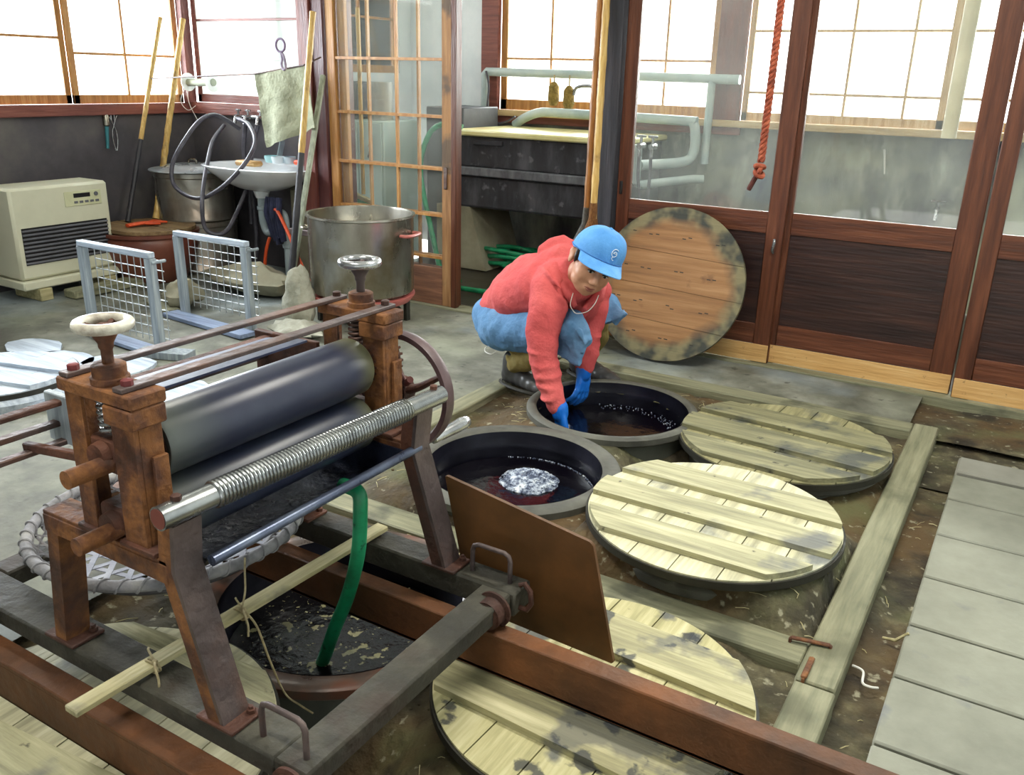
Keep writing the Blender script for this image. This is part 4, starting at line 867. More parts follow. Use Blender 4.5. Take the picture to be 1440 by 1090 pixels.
# taps and hose on wall
t = thing('wall_tap', (-6.05, 5.69, 1.3), 'double brass tap on the dark wall above the washbasin', 'tap')
MB().cyl((-6.22, 5.66, 1.305), (-5.90, 5.66, 1.315), .016, 12).build('crossbar', CHROME, t)
for x in (-6.2, -6.08, -5.93):
    MB().cyl((x, 5.72, 1.31), (x, 5.60, 1.31), .018, 12).tube([(x, 5.61, 1.31), (x, 5.59, 1.25)], .015, 10).cyl((x, 5.64, 1.32), (x, 5.64, 1.36), .010, 10).box((x-.03, 5.63, 1.355), (x+.03, 5.65, 1.372), bev=.004).build('faucet', CHROME, t)
S_ = lambda x, z, y=5.3: (x*y/5.1, y, H-(H-z)*y/5.1)
loop1 = smooth([S_(-5.60, 1.25, 5.55), S_(-5.85, 1.345, 5.4), S_(-6.05, 1.30, 5.2), S_(-6.27, 1.13, 5.05), S_(-6.45, .93, 4.95), S_(-6.47, .76, 4.92), S_(-6.33, .675, 4.9), S_(-6.15, .66, 4.9), S_(-5.95, .73, 4.92), S_(-5.72, .87, 4.98), S_(-5.53, 1.03, 5.1), S_(-5.44, 1.17, 5.25), S_(-5.50, 1.29, 5.4), S_(-5.62, 1.33, 5.52)], 7)
tag(MB().tube(loop1, .0175, 14).build('water_hose', HOSEB), 'big round loop of grey hose hanging from the wall tap', 'hose')
loop2 = smooth([S_(-5.78, 1.27, 5.58), S_(-5.92, 1.15, 5.35), S_(-6.0, 1.0, 5.15), S_(-6.08, .80, 4.95), S_(-6.13, .60, 4.85), S_(-6.12, .42, 4.85), S_(-6.0, .37, 4.9), S_(-5.85, .42, 5.0), S_(-5.7, .60, 5.2), S_(-5.58, .78, 5.3)], 7)
tag(MB().tube(loop2, .0175, 14).build('water_hose', HOSEB), 'grey hose hanging straight down past the steel drum', 'hose')
tag(MB().tube(smooth([(-6.08, 5.60, 1.25), (-6.10, 5.58, 1.0), (-6.02, 5.56, .75), (-6.0, 5.56, .3), (-5.98, 5.5, .03)], 6), .020, 12).tube(smooth([(-5.93, 5.60, 1.25), (-5.99, 5.58, 1.05), (-6.04, 5.57, .8), (-6.05, 5.56, .4)], 6), .020, 12).build('water_hose', HOSEB), 'pair of dark hoses running down the wall behind the basin', 'hose')
# towel on a rod
t = thing('hand_towel', (-5.12, 5.12, 1.14), 'olive grey cloth hanging on a line above the washbasin', 'towel')
nx, ny = 36, 36; vs = []
TL, TR, BR, BL = Vector((-5.42, 5.12, 1.665)), Vector((-4.90, 5.12, 1.735)), Vector((-4.80, 5.12, 1.30)), Vector((-5.37, 5.12, 1.12))
for sgn in (0, 1):
    for jj in range(ny+1):
        for i in range(nx+1):
            u, v = i/nx, jj/ny; p = (TL*(1-u)+TR*u)*(1-v)+(BL*(1-u)+BR*u)*v
            p.y += .022*math.sin(u*9+v*1.5)*(.3+v)+.012*mnoise.noise(Vector((u*5, v*5, 0)))+sgn*.007
            p.z += .02*mnoise.noise(Vector((u*4, 3, v*2)))*(v if v > .5 else .3)
            vs.append(p)
m_ = (nx+1)*(ny+1); fs = []
for sgn in (0, 1):
    fs += [(sgn*m_+jj*(nx+1)+i, sgn*m_+jj*(nx+1)+i+1, sgn*m_+(jj+1)*(nx+1)+i+1, sgn*m_+(jj+1)*(nx+1)+i) for jj in range(ny) for i in range(nx)]
for i in range(nx): fs += [(i, i+1, m_+i+1, m_+i), (ny*(nx+1)+i, m_+ny*(nx+1)+i, m_+ny*(nx+1)+i+1, ny*(nx+1)+i+1)]
for jj in range(ny): fs += [(jj*(nx+1), m_+jj*(nx+1), m_+(jj+1)*(nx+1), (jj+1)*(nx+1)), (jj*(nx+1)+nx, (jj+1)*(nx+1)+nx, m_+(jj+1)*(nx+1)+nx, m_+jj*(nx+1)+nx)]
MB().add(vs, fs, True).build('cloth', TOWEL, t)
tag(MB().tube([(-6.85, 5.20, 1.60), (-5.42, 5.12, 1.668), (-4.90, 5.12, 1.738), (-4.95, 5.36, 1.80)], .006, 8).build('towel_line', IRON), 'thin dark line carrying the olive grey cloth', 'line')
t = thing('hook_ring', (-5.02, 5.0, 1.70), 'purple cord loop with a small hook hanging above the cloth', 'hook')
MB().torus((-4.985, 4.98, 1.87), .045, .008, 28, 8, ax=(0, 1, 0)).build('ring', mat('purple_cord', ['#5b4a66', '#8a7892'], scale=40, rough=.8), t)
MB().tube(smooth([(-4.985, 4.98, 1.825), (-4.975, 4.98, 1.78), (-4.985, 4.98, 1.74), (-4.97, 4.98, 1.705), (-4.945, 4.98, 1.72), (-4.955, 4.98, 1.79), (-4.975, 4.98, 1.82)]), .009, 8).build('cord_loop', mat('purple_cord2', ['#6a5c72', '#b3a8b8'], scale=40, rough=.8), t)
# wire mesh drying racks
def rack(x0, x1, y, z0, zt, lab):
    r = thing('mesh_rack', ((x0+x1)/2, y, 0), lab, 'rack', 'wooden racks with wire mesh')
    MB().box((x0-.02, y-.03, zt-.035), (x1+.02, y+.02, zt), bev=.004).build('top_rail', CRATEX, r)
    for x in (x0, x1): MB().beam((x, y, .012), (x+.0, y-.005, zt-.036), .06, .045, up=(0, 1, 0)).build('post', CRATEW, r)
    mb = MB(); yb = y+.05
    a, b = x0+.04, x1+.03
    nvv = int((b-a)/.062)
    for i in range(nvv+1): mb.tube([(a+(b-a)*i/nvv, yb, .07), (a+(b-a)*i/nvv, yb, zt-.05)], .0032, 6)
    nh = 9
    for i in range(nh): z = .10+(zt-.16)*i/(nh-1); mb.tube([(a-.01, yb+.006, z), (b+.01, yb+.006, z)], .0036, 6)
    mb.build('wire_mesh', WIRE, r)
    MB().cyl((x1+.03, y-.02, zt-.06), (x1+.03, y+.08, zt-.06), .010, 10).build('peg', CRATEW, r)
rack(-5.19, -4.535, 3.355, 0, .655, 'wire mesh rack in pale wood, nearer the wringer handwheel')
rack(-5.19, -4.52, 4.085, 0, .62, 'wire mesh rack in pale wood, standing in front of the washbasin')
tag(MB().beam((-5.28, 4.02, .022), (-4.40, 3.94, .022), .13, .03).build('blue_plank', BLUEP), 'blue stained plank on the floor at the foot of the farther mesh rack', 'plank')
tag(MB().beam((-5.30, 3.42, .02), (-4.62, 3.36, .02), .12, .026).build('blue_plank', BLUEP), 'blue stained plank on the floor at the foot of the nearer mesh rack', 'plank')
tag(MB().beam((-4.66, 3.30, .026), (-4.34, 3.42, .026), .12, .045).build('wood_block', CRATEW), 'grey wooden block at the right foot of the nearer mesh rack', 'block')
tag(MB().beam((-5.62, 4.15, .02), (-5.30, 4.05, .02), .12, .035).build('wood_block', PLANKX), 'weathered wooden block between the two mesh racks', 'block')
def rock(c, sx_, sy_, sz_, lab, m=ROCK, seed=0, nm='stone'):
    mb = MB(); n, rows = 22, 12; vs = []
    for i in range(rows+1):
        th = PI*i/rows
        for k in range(n):
            ph = 2*PI*k/n; v = Vector((math.sin(th)*math.cos(ph), math.sin(th)*math.sin(ph), math.cos(th))); q = 1+.38*mnoise.noise(v*1.6+Vector((seed, 0, 0)))+.12*mnoise.noise(v*5+Vector((seed, 2, 0)))
            taper = 1-.35*max(0, v.z)
            vs.append((c[0]+v.x*sx_*q*taper, c[1]+v.y*sy_*q*taper, max(c[2]-.01, c[2]+sz_*.5+v.z*sz_*.5*q)))
    mb.add(vs, [(i*n+k, (i+1)*n+k, (i+1)*n+(k+1) % n, i*n+(k+1) % n) for i in range(rows) for k in range(n)], True)
    return tag(mb.build(nm, m), lab, nm.replace('_', ' '))
rock((-4.33, 4.36, 0), .14, .10, .42, 'tall whitewashed stone at the foot of the big stockpot', seed=3)
rock((-4.20, 4.20, 0), .22, .14, .10, 'low whitewashed stone in front of the tall one', seed=8)
rock((-5.40, 4.25, 0), .14, .15, .22, 'grey stone between the nearer mesh rack and the jar', SUPP, 5)
rock((-5.35, 4.9, 0), .42, .20, .24, 'low tan stone ledge below the washbasin', SUPP, 11)
# pale flagstones on the left floor
for i, (x, y, a, b) in enumerate(((-4.55, 3.05, .24, .20), (-4.35, 2.60, .26, .22), (-4.9, 2.97, .20, .12), (-3.95, 2.95, .24, .2), (-5.3, 3.0, .2, .14))):
    poly = [(x+a*math.cos(t_)*(1+.25*mnoise.noise(Vector((math.cos(t_)*1.5+i, math.sin(t_)*1.5, 0)))), y+b*math.sin(t_)*(1+.25*mnoise.noise(Vector((math.cos(t_)*1.5+i, math.sin(t_)*1.5, 4))))) for t_ in [2*PI*k/18 for k in range(18)]]
    tag(MB().prism(poly, .0, .022).build('flagstone', LIDBLUE), ['pale flagstone behind the wringer handwheel', 'pale flagstone beside the slatted lid collar', 'small pale flagstone beyond the slatted lid', 'pale flagstone between the rack block and the wringer feed board', 'pale flagstone farthest along the edge of view'][i], 'stone', 'pale flagstones on the floor')
# stockpot on a gas ring
px, py, pr_ = -4.09, 4.76, .365
p = thing('stockpot', (px, py, .215), 'big steel stockpot on a pink gas ring by the glazed sliding door', 'pot')
MB().lathe((px, py, 0), [(.001, .216), (pr_-.03, .216), (pr_-.004, .235), (pr_, .26), (pr_+.004, .755), (pr_+.016, .762), (pr_+.014, .775), (pr_-.004, .775), (pr_-.008, .76), (pr_-.012, .25), (pr_-.04, .232), (.001, .232)], 80).build('pot_body', STEEL, p)
for s_, mm in ((-1, STEEL), (1, PINK)):
    a = .15 if s_ > 0 else PI+.25
    d = Vector((math.cos(a), math.sin(a), 0)); e = Vector((-d.y, d.x, 0)); b0 = Vector((px, py, .655))+d*pr_
    MB().tube(smooth([b0-e*.09, b0+d*.045-e*.085, b0+d*.065-e*.04, b0+d*.065+e*.04, b0+d*.045+e*.085, b0+e*.09]), .017, 10, scale=(1, .7)).build('handle', mm, p)
g = thing('gas_ring', (px+.03, py-.05, 0), 'pink enamelled gas ring under the stockpot', 'burner')
MB().lathe((px, py, 0), [(.26, .15), (.34, .16), (.37, .20), (.37, .213), (.33, .213), (.30, .18), (.26, .17)], 48, closed=True).build('burner_ring', PINK, g)
for k in range(4):
    a = k*PI/2+.6; MB().beam((px+.31*math.cos(a), py+.31*math.sin(a), .0), (px+.31*math.cos(a), py+.31*math.sin(a), .155), .045, .03).build('leg', EDGE, g)
MB().box((px-.2, py-.2, .03), (px+.2, py+.2, .10), bev=.02).build('burner_tray', EDGE, g)
b = thing('iron_stand', (-4.78, 5.0, 0), 'dark iron stand beside the stockpot handle', 'stand')
MB().box((-5.0, 4.97, .50), (-4.60, 5.03, .545), bev=.004).build('crosspiece', IRON, b)
for x in (-4.76, -4.97): MB().box((x-.02, 4.98, .0), (x+.02, 5.02, .50), bev=.003).build('post', RUSTD, b)
MB().box((-4.64, 4.95, .0), (-4.58, 5.0, .62), bev=.003).build('post', PVC, b)

# ================================================================== the back room
t = thing('rinsing_trough', (-4.0, 7.15, .55), 'long dark concrete rinsing trough with a yellow top in the back room', 'trough')
def bxs(nm, lo, hi, m, bev=.01): return MB().box(lo, hi, bev=bev).build(nm, m, t)
bxs('upper_wall', (-4.62, 6.70, .93), (-3.03, 6.80, 1.195), TROUGH); bxs('ledge', (-4.62, 6.67, .855), (-3.03, 6.80, .93), TRIMT)
bxs('lower_wall', (-4.62, 6.71, .57), (-3.03, 6.80, .855), TROUGH, .02); bxs('side_wall', (-3.11, 6.80, .57), (-3.03, 7.62, 1.195), TROUGH); bxs('bottom_slab', (-4.62, 6.80, .57), (-3.11, 7.62, .68), TROUGH)
bxs('end_wall', (-4.62, 6.80, .68), (-4.54, 7.62, 1.195), TROUGH)
bxs('worktop', (-4.66, 6.66, 1.196), (-2.99, 7.64, 1.245), YELL, .012); bxs('inset', (-4.42, 6.675, 1.125), (-4.12, 6.699, 1.165), TROUGH, .004)
tag(MB().prism([(-4.85, 0), (-4.30, 0), (-4.48, .569), (-4.85, .569)], 6.72, 7.35, Matrix(((1, 0, 0, 0), (0, 0, 1, 0), (0, 1, 0, 0), (0, 0, 0, 1)))).build('concrete_support', SUPP), 'tan concrete support block under the trough', 'support')
tag(MB().box((-3.3, 6.85, 0), (-3.05, 7.3, .568), bev=.01).build('concrete_support', TROUGH), 'dark concrete support under the far end of the trough', 'support')
pp = thing('water_pipe', (-3.6, 7.55, 1.0), 'pale painted water pipe running across the back room windows', 'pipe')
MB().tube([(-4.90, 7.6, 1.36), (-4.90, 7.6, 1.72), (-4.885, 7.6, 1.735), (-2.38, 7.6, 1.718)], .040, 14).build('run', PVCB, pp)
MB().tube([(-2.62, 7.6, 1.71), (-2.62, 7.6, 1.02)], .034, 14).build('drop', PVCB, pp)
tag(MB().tube(smooth([(-4.52, 7.55, 1.26), (-4.40, 7.53, 1.33), (-4.22, 7.5, 1.385), (-4.0, 7.5, 1.39), (-2.80, 7.5, 1.375), (-2.72, 7.5, 1.36), (-2.69, 7.5, 1.28), (-2.69, 7.5, 1.12), (-2.75, 7.42, 1.04), (-2.95, 6.95, 1.03)], 5), .042, 14).build('bent_pipe', PVCB), 'pale pipe with a bent end lying along the window sill', 'pipe')
tag(MB().tube([(-2.93, 6.85, 1.20), (-2.93, 6.85, .90), (-2.90, 6.88, .88), (-2.66, 7.45, .90), (-2.58, 7.5, .90)], .036, 14).build('outlet_pipe', PVCB), 'pale pipe frame beside the end of the trough', 'pipe')
t = thing('brass_taps', (-2.78, 6.85, 1.2), 'pair of taps with black hoses seen through the door glass', 'tap')
for dx in (0, .1):
    MB().cyl((-2.86+dx, 6.80, 1.20), (-2.86+dx, 6.70, 1.20), .022, 12).cyl((-2.86+dx, 6.74, 1.20), (-2.86+dx, 6.74, 1.27), .012, 10).box((-2.90+dx, 6.73, 1.265), (-2.82+dx, 6.75, 1.285), bev=.004).cyl((-2.86+dx, 6.72, 1.20), (-2.86+dx, 6.72, 1.12), .018, 12).build('faucet', CHROME, t)
    MB().tube(smooth([(-2.86+dx, 6.72, 1.12), (-2.86+dx, 6.73, .95), (-2.84+dx*.5, 6.75, .7), (-2.95+dx, 6.7, .5)]), .014, 8).build('tap_hose', HOSEB, t)
for k, x in enumerate((-4.115, -3.955)):
    b = thing('hanging_brush', (x, 7.5, 1.4), ['brown bristle brush hanging before the window, farther from the faucet', 'brown bristle brush hanging right beside the faucet'][k], 'brush', 'brushes hanging from the pipe')
    MB().tube([(x, 7.56, 1.45-.03*k), (x, 7.56, 1.50-.03*k), (x, 7.56, 1.62-.03*k), (x, 7.56, 1.66-.03*k)], [.03, .055, .05, .02], 14).build('bristles', mat('brown_bristle%d' % k, ['#5c4a20', '#8c7438', '#a68d4e'], scale=30, rough=.9, bump=.8), b)
    MB().cyl((x, 7.56, 1.64-.03*k), (x, 7.56, 1.72), .008, 8).build('hanger', STRING, b)
f_ = thing('window_faucet', (-3.75, 7.6, 1.55), 'curved faucet standing before the back room window', 'faucet')
MB().tube(smooth([(-3.90, 7.55, 1.55), (-3.88, 7.55, 1.61), (-3.80, 7.55, 1.63), (-3.70, 7.56, 1.62), (-3.62, 7.6, 1.54), (-3.58, 7.62, 1.50)]), .016, 10).build('spout', CHROME, f_)
MB().cyl((-3.66, 7.6, 1.45), (-3.66, 7.6, 1.70), .030, 14).box((-3.72, 7.58, 1.56), (-3.60, 7.62, 1.60), bev=.005).build('valve', CHROME, f_)
tag(MB().tube(smooth([(-4.86, 7.55, 1.74), (-4.82, 7.54, 1.6), (-4.83, 7.54, 1.36), (-4.72, 7.52, 1.27), (-4.58, 7.50, 1.29), (-4.48, 7.48, 1.34)]), .010, 8).build('thin_cable', HOSEB), 'thin cable dropping from the pipe corner to the sill', 'cable')
# green hoses
mb = MB(); pts = []
for i in range(150):
    a = i*2*PI/25; rr = .28+.10*math.sin(i*.37)+.03*math.sin(i*1.3); pts.append((-4.0+rr*1.25*math.cos(a), 6.95+rr*.55*math.sin(a), .03+.0011*i+.014*math.sin(i*.9)))
mb.tube(smooth(pts, 2), .021, 10); tag(mb.build('coiled_hose', GREEN), 'tangled coil of green hose on the wet floor under the trough', 'hose')
tag(MB().tube(smooth([(-4.95, 5.9, .02), (-4.4, 5.93, .022), (-3.9, 5.95, .022), (-3.4, 5.98, .022), (-2.9, 6.05, .022), (-2.6, 6.2, .022)]), .022, 12).build('floor_hose', GREEN), 'green hose lying straight across the back room doorway', 'hose')
tag(MB().tube(smooth([(-4.50, 6.62, 1.27), (-4.62, 6.60, 1.30), (-4.78, 6.57, 1.24), (-4.86, 6.54, 1.08), (-4.87, 6.5, .90), (-4.80, 6.45, .68), (-4.66, 6.35, .45), (-4.50, 6.25, .15), (-4.40, 6.2, .024), (-4.2, 6.15, .024)], 6), .024, 12).build('arched_hose', GREEN), 'green hose arching over the trough end, seen through the glazed door', 'hose')
# locker, broom and crates behind the glazed door
l = thing('steel_locker', (-5.45, 6.65, 0), 'pale green steel locker behind the glazed sliding door', 'locker')
MB().box((-5.78, 6.40, .02), (-5.20, 6.95, 1.29), bev=.01).build('body', LOCK, l)
dr = MB().box((-5.76, 6.385, .04), (-5.50, 6.399, 1.27), bev=.004).build('door', LOCK, l)
d2 = MB().box((-5.485, 6.385, .04), (-5.22, 6.399, 1.27), bev=.004).build('door', LOCK, l)
MB().tube(smooth([(-5.36, 6.38, .98), (-5.33, 6.36, 1.0), (-5.32, 6.36, 1.05), (-5.35, 6.38, 1.08)]), .018, 8).build('handle', BLACKP, d2)
mb = MB()
for k in range(6): mb.box((-5.70, 6.380, 1.0+.022*k), (-5.56, 6.386, 1.008+.022*k))
mb.build('vent', GREYP, dr)
tag(MB().box((-5.78, 6.45, 1.292), (-5.56, 6.8, 1.62), bev=.02).build('storage_tin', mat('dark_tin', ['#3c3f44', '#55585e'], rough=.5)), 'dark tin standing on the green locker, nearer the post', 'tin')
tag(MB().lathe((-5.38, 6.6, 1.292), [(.001, 0), (.10, 0), (.10, .33), (.001, .33)], 28).build('storage_tin', mat('pale_tin', ['#8b8a83', '#b3b1a8'], rough=.5)), 'pale round tin standing on the green locker', 'tin')
tag(MB().box((-5.10, 6.9, .0), (-4.68, 7.5, 1.42), bev=.01).build('grey_cabinet', mat('grey_cabinet', ['#47494d', '#5b5d61'], rough=.6)), 'dark grey cabinet between the locker and the trough', 'cabinet')
br = thing('green_broom', (-5.15, 6.0, .5), 'broom with yellow handle and green bristles behind the glazed door', 'broom')
MB().tube([(-5.10, 5.98, .70), (-5.16, 6.05, 2.2)], .018, 10).build('handle', BAMB, br)
MB().beam((-5.20, 5.96, .70), (-5.0, 5.98, .64), .05, .035).build('head', SLATW, br)
MB().add([(-5.20, 5.94, .68), (-5.02, 5.95, .63), (-5.02, 5.99, .63), (-5.20, 5.98, .68), (-5.24, 5.92, .48), (-5.04, 5.93, .46), (-5.04, 6.01, .46), (-5.24, 6.0, .48)], [(0, 1, 2, 3), (4, 7, 6, 5), (0, 4, 5, 1), (1, 5, 6, 2), (2, 6, 7, 3), (3, 7, 4, 0)]).build('bristles', mat('green_bristle', ['#1d7a50', '#3aa876'], scale=40, bump=.6), br)
# brooms by the charred post
def broom(p, q, r, m, mh, lab, flare, dx):
    p = Vector(p); q = Vector(q); t = thing('garden_broom', (p.x, p.y, .05), lab, 'broom', 'bamboo brooms by the charred post')
    n = 24; pts = [p+(q-p)*(i/n) for i in range(n+1)]; MB().tube(pts, [r*(1.14 if i % 4 == 0 else 1) for i in range(n+1)], 12).build('bamboo_handle', m, t)
    e = Vector((p.x+dx, p.y-.02, .06))
    MB().tube([p+Vector((0, 0, .10)), p, p+(e-p)*.2, p+(e-p)*.45, e], [r*1.6, r*2.0, flare*.62, flare*.9, flare], 20, scale=(1, .55)).build('bristles', mh, t)
broom((-2.575, 5.24, .80), (-2.60, 5.33, 2.3), .020, BAMD, mat('grey_twigs', ['#3f3e3c', '#66655f', '#82807a'], scale=50, stretch=(4, 4, 1), bump=.8, rough=.9), 'broom with brown bamboo handle and grey twig head, on the doorway side', .17, -.12)
broom((-2.505, 5.20, .84), (-2.545, 5.31, 2.3), .022, BAMB, mat('brown_twigs', ['#5a3519', '#8a5a2c', '#a97a45'], scale=50, stretch=(4, 4, 1), bump=.8, rough=.9), 'broom with yellow bamboo handle and rusty brown head, on the post side', .17, -.07)
# red rope
pts = smooth([(-1.275, 4.6, 3.6), (-1.278, 4.6, 2.6), (-1.28, 4.6, 1.85), (-1.284, 4.6, 1.55), (-1.286, 4.6, 1.32)], 30)
R0 = thing('hanging_rope', (-1.29, 4.6, 1.15), 'knotted red brown rope hanging in front of the glass doors', 'rope')
mb = MB()
for ph in range(3):
    q = []
    for i in range(len(pts)*3):
        t_ = i/(len(pts)*3-1)*(len(pts)-1); a0 = int(min(t_, len(pts)-2)); fr = t_-a0; c0 = pts[a0]*(1-fr)+pts[a0+1]*fr
        an = c0.z*80+ph*2*PI/3; q.append(c0+Vector((math.cos(an), math.sin(an), 0))*.010)
    mb.tube(q, .0105, 6)
mb.build('strands', ROPE, R0)
kn = MB()
for k in range(3): kn.torus((-1.290, 4.6, 1.295-.018*k), .022, .0125, 18, 8, ax=(math.sin(k*1.9)*.9, .3, math.cos(k*1.9)))
kn.build('knot', ROPE, R0)
MB().tube(smooth([(-1.292, 4.6, 1.27), (-1.315, 4.6, 1.22), (-1.335, 4.6, 1.175)]), [.013]*12+[.011], 8).build('frayed_tail', ROPED, R0)
tag(MB().cyl((-.605, 6.3, 1.40), (-.605, 6.3, 3.6), .045, 18).build('hanging_tube', mat('beige_tube', ['#b9ae8c', '#d3c9a8'], rough=.6)), 'beige tube hanging from above behind the right glass pane', 'tube')
tp = thing('small_tap', (-.72, 7.66, .74), 'small tap low on the stained back room wall', 'tap')
MB().cyl((-.72, 7.70, .80), (-.72, 7.60, .80), .018, 10).cyl((-.72, 7.62, .80), (-.72, 7.62, .86), .010, 10).tube([(-.72, 7.61, .80), (-.72, 7.58, .72)], .014, 10).box((-.775, 7.61, .858), (-.665, 7.63, .874), bev=.003).build('tap_body', CHROME, tp)
tag(MB().tube([(-1.18, 7.685, 1.225), (-1.152, 7.685, 1.035)], [.009, .006], 8).build('hanging_hook', CUFF), 'thin white hook hanging on the stained back room wall', 'hook')
# ================================================================== the person
def frame():
    yaw, pitch, roll = [math.radians(a) for a in (-30.673, 19.536, 1.477)]
    f = Vector((math.sin(yaw)*math.cos(pitch), math.cos(yaw)*math.cos(pitch), -math.sin(pitch)))
    r = Vector((math.cos(yaw), -math.sin(yaw), 0)); u = r.cross(f)
    return r*math.cos(roll)+u*math.sin(roll), -r*math.sin(roll)+u*math.cos(roll), f
FR, FU, FF = frame()
def Q(px, py, Y):      # a survey point of the photograph at depth Y
    d = FR*(px-720)-FU*(py-545)+FF*1233.7
    return Vector((0, 0, H))+d*(Y/d.y)
def vox(name, mb, m, par, size=.007, it=5, folds=None):
    o = mb.build(name, m, par)
    md = o.modifiers.new('remesh', 'REMESH'); md.mode = 'VOXEL'; md.voxel_size = size; md.use_smooth_shade = True
    s = o.modifiers.new('smooth', 'SMOOTH'); s.factor = .5; s.iterations = it
    if folds:
        for k, (sz, st) in enumerate(folds):
            t = bpy.data.textures.new(name+'_folds%d' % k, 'CLOUDS'); t.noise_scale = sz; t.noise_depth = 1
            d = o.modifiers.new('folds', 'DISPLACE'); d.texture = t; d.strength = st; d.mid_level = .5; d.texture_coords = 'LOCAL'
        s2 = o.modifiers.new('smooth2', 'SMOOTH'); s2.factor = .5; s2.iterations = 2
    o['keep'] = 1
    return o
def cap_(mb, *pr, n=16, scale=None):
    pts = [Vector(p) for p, r in pr]; rs = [r for p, r in pr]
    mb.tube(pts, rs, n, scale=scale)
    for p, r in pr: mb.ball(p, r*.995, n)
    return mb
man = thing('person', (-2.35, 4.15, 0), 'squatting person in coral red hoodie and blue cap, gloved arms in the vat', 'person')
# joints
HIP = Q(706, 455, 4.20); CH = Q(772, 398, 4.12); NB = Q(800, 392, 4.06)
RS = Q(771, 408, 3.93); RE = Q(764, 490, 3.82); RW = Q(783, 562, 3.77)
LS = Q(838, 408, 4.24); LE = Q(832, 462, 4.20); LW = Q(823, 512, 4.12)
RK = Q(806, 466, 3.98); LK = Q(858, 437, 4.42); RA = Vector((-2.42, 4.13, .12)); LA = Vector((-2.18, 4.52, .12))
RH = Q(715, 460, 4.08); LH = Q(735, 450, 4.36)
# head frame
HC = Q(834.7, 368, 3.95)
cdir = (Vector((0, 0, H))-HC).normalized(); rr_ = FR-cdir*FR.dot(cdir); rr_.normalize(); uu_ = cdir.cross(rr_)
def cv(a, b, c): return rr_*a+uu_*b+cdir*c
U_ = cv(.46, .82, .33).normalized(); F_ = cv(.25, -.36, .90); F_ = (F_-U_*F_.dot(U_)).normalized(); X_ = F_.cross(U_)
MH = Matrix.Translation(HC) @ Matrix((X_, F_, U_)).transposed().to_4x4()
R3 = MH.to_3x3()
def hp_(x, y, z): return MH @ Vector((x, y, z))
body = MB()
def hb(c, sc): body.ball(hp_(*c), 1, 24, sc, R3)
hb((0, -.012, .045), (.112, .138, .115)); hb((0, .028, -.030), (.097, .102, .120)); hb((0, .052, -.098), (.070, .070, .058)); hb((0, .088, -.126), (.030, .028, .026))
for s in (-1, 1):
    hb((s*.045, .070, -.048), (.046, .048, .048)); hb((s*.017, .140, -.054), (.012, .013, .011)); hb((s*.114, -.012, -.012), (.012, .028, .042)); hb((s*.122, -.022, .008), (.010, .018, .022)); hb((s*.045, .045, -.085), (.044, .058, .046))
cap_(body, (hp_(0, .122, .018), .010), (hp_(0, .138, -.015), .0125), (hp_(0, .152, -.042), .0165))
cap_(body, (hp_(-.060, .112, .030), .016), (hp_(0, .120, .028), .015), (hp_(.060, .112, .030), .016))
hb((0, .112, -.090), (.034, .024, .020))
neck0 = hp_(0, -.035, -.07)
cap_(body, (neck0, .070), (NB+Vector((0, 0, -.01)), .075))
cap_(body, (NB, .08), (CH, .12), ((CH+HIP)*.5, .12), (HIP, .13))
cap_(body, (CH, .07), (RS, .055), (RE, .040), (RW, .026)); cap_(body, (CH, .07), (LS, .055), (LE, .038), (LW, .026))
cap_(body, (HIP, .10), (RH, .08), (RK, .045), (RA, .024)); cap_(body, (HIP, .10), (LH, .08), (LK, .045), (LA, .024))
for a, d in ((RA, Vector((.12, -.03, -.06))), (LA, Vector((.12, -.04, -.06)))): cap_(body, (a, .022), (a+d, .020))
skin = vox('body', body, SKIN, man, .0050, 7)
# face details
def almond(c, w, hgt, m, nm, dep=.006):
    mb = MB(); mb.ball(hp_(*c), 1, 14, (w, dep, hgt), R3); return mb.build(nm, m, skin)
for s in (-1, 1):
    almond((s*.040, .1245, -.006), .0165, .0062, EYEW, 'eye'); almond((s*.040+.002, .1292, -.006), .0072, .0064, EYEB, 'iris', .003)
    mb = MB(); mb.tube([hp_(s*.022, .1285, .000), hp_(s*.032, .1315, .0042), hp_(s*.045, .1300, .0036), hp_(s*.058, .122, -.003)], [.002, .0034, .0034, .002], 8); mb.build('eyelid', HAIR, skin)
    mb = MB(); mb.tube([hp_(s*.018, .134, .030), hp_(s*.038, .1335, .037), hp_(s*.062, .122, .032)], [.004, .006, .003], 8, scale=(1, .6)); mb.build('eyebrow', HAIR, skin)
mb = MB(); mb.tube([hp_(-.030, .120, -.0905), hp_(-.014, .1325, -.0865), hp_(0, .1345, -.0885), hp_(.014, .1325, -.0865), hp_(.030, .120, -.0905)], [.002, .0055, .0055, .0055, .002], 10, scale=(1, .8)); mb.build('upper_lip', LIPS, skin)
mb = MB(); mb.tube([hp_(-.026, .120, -.095), hp_(-.010, .132, -.0985), hp_(.010, .132, -.0985), hp_(.026, .120, -.095)], [.002, .0062, .0062, .002], 10); mb.build('lower_lip', LIPS, skin)
# hair round the ears and nape
hm = MB()
def hbm(mb, c, sc): mb.ball(hp_(*c), 1, 20, sc, R3)
hbm(hm, (0, -.030, .030), (.1175, .128, .105))
for s in (-1, 1): cap_(hm, (hp_(s*.108, .028, .035), .016), (hp_(s*.108, .034, .005), .013), (hp_(s*.106, .036, -.022), .006))
hbm(hm, (0, -.095, -.02), (.085, .05, .07))
vox('hair', hm, HAIR, man, .006, 2, [(.01, .004)])
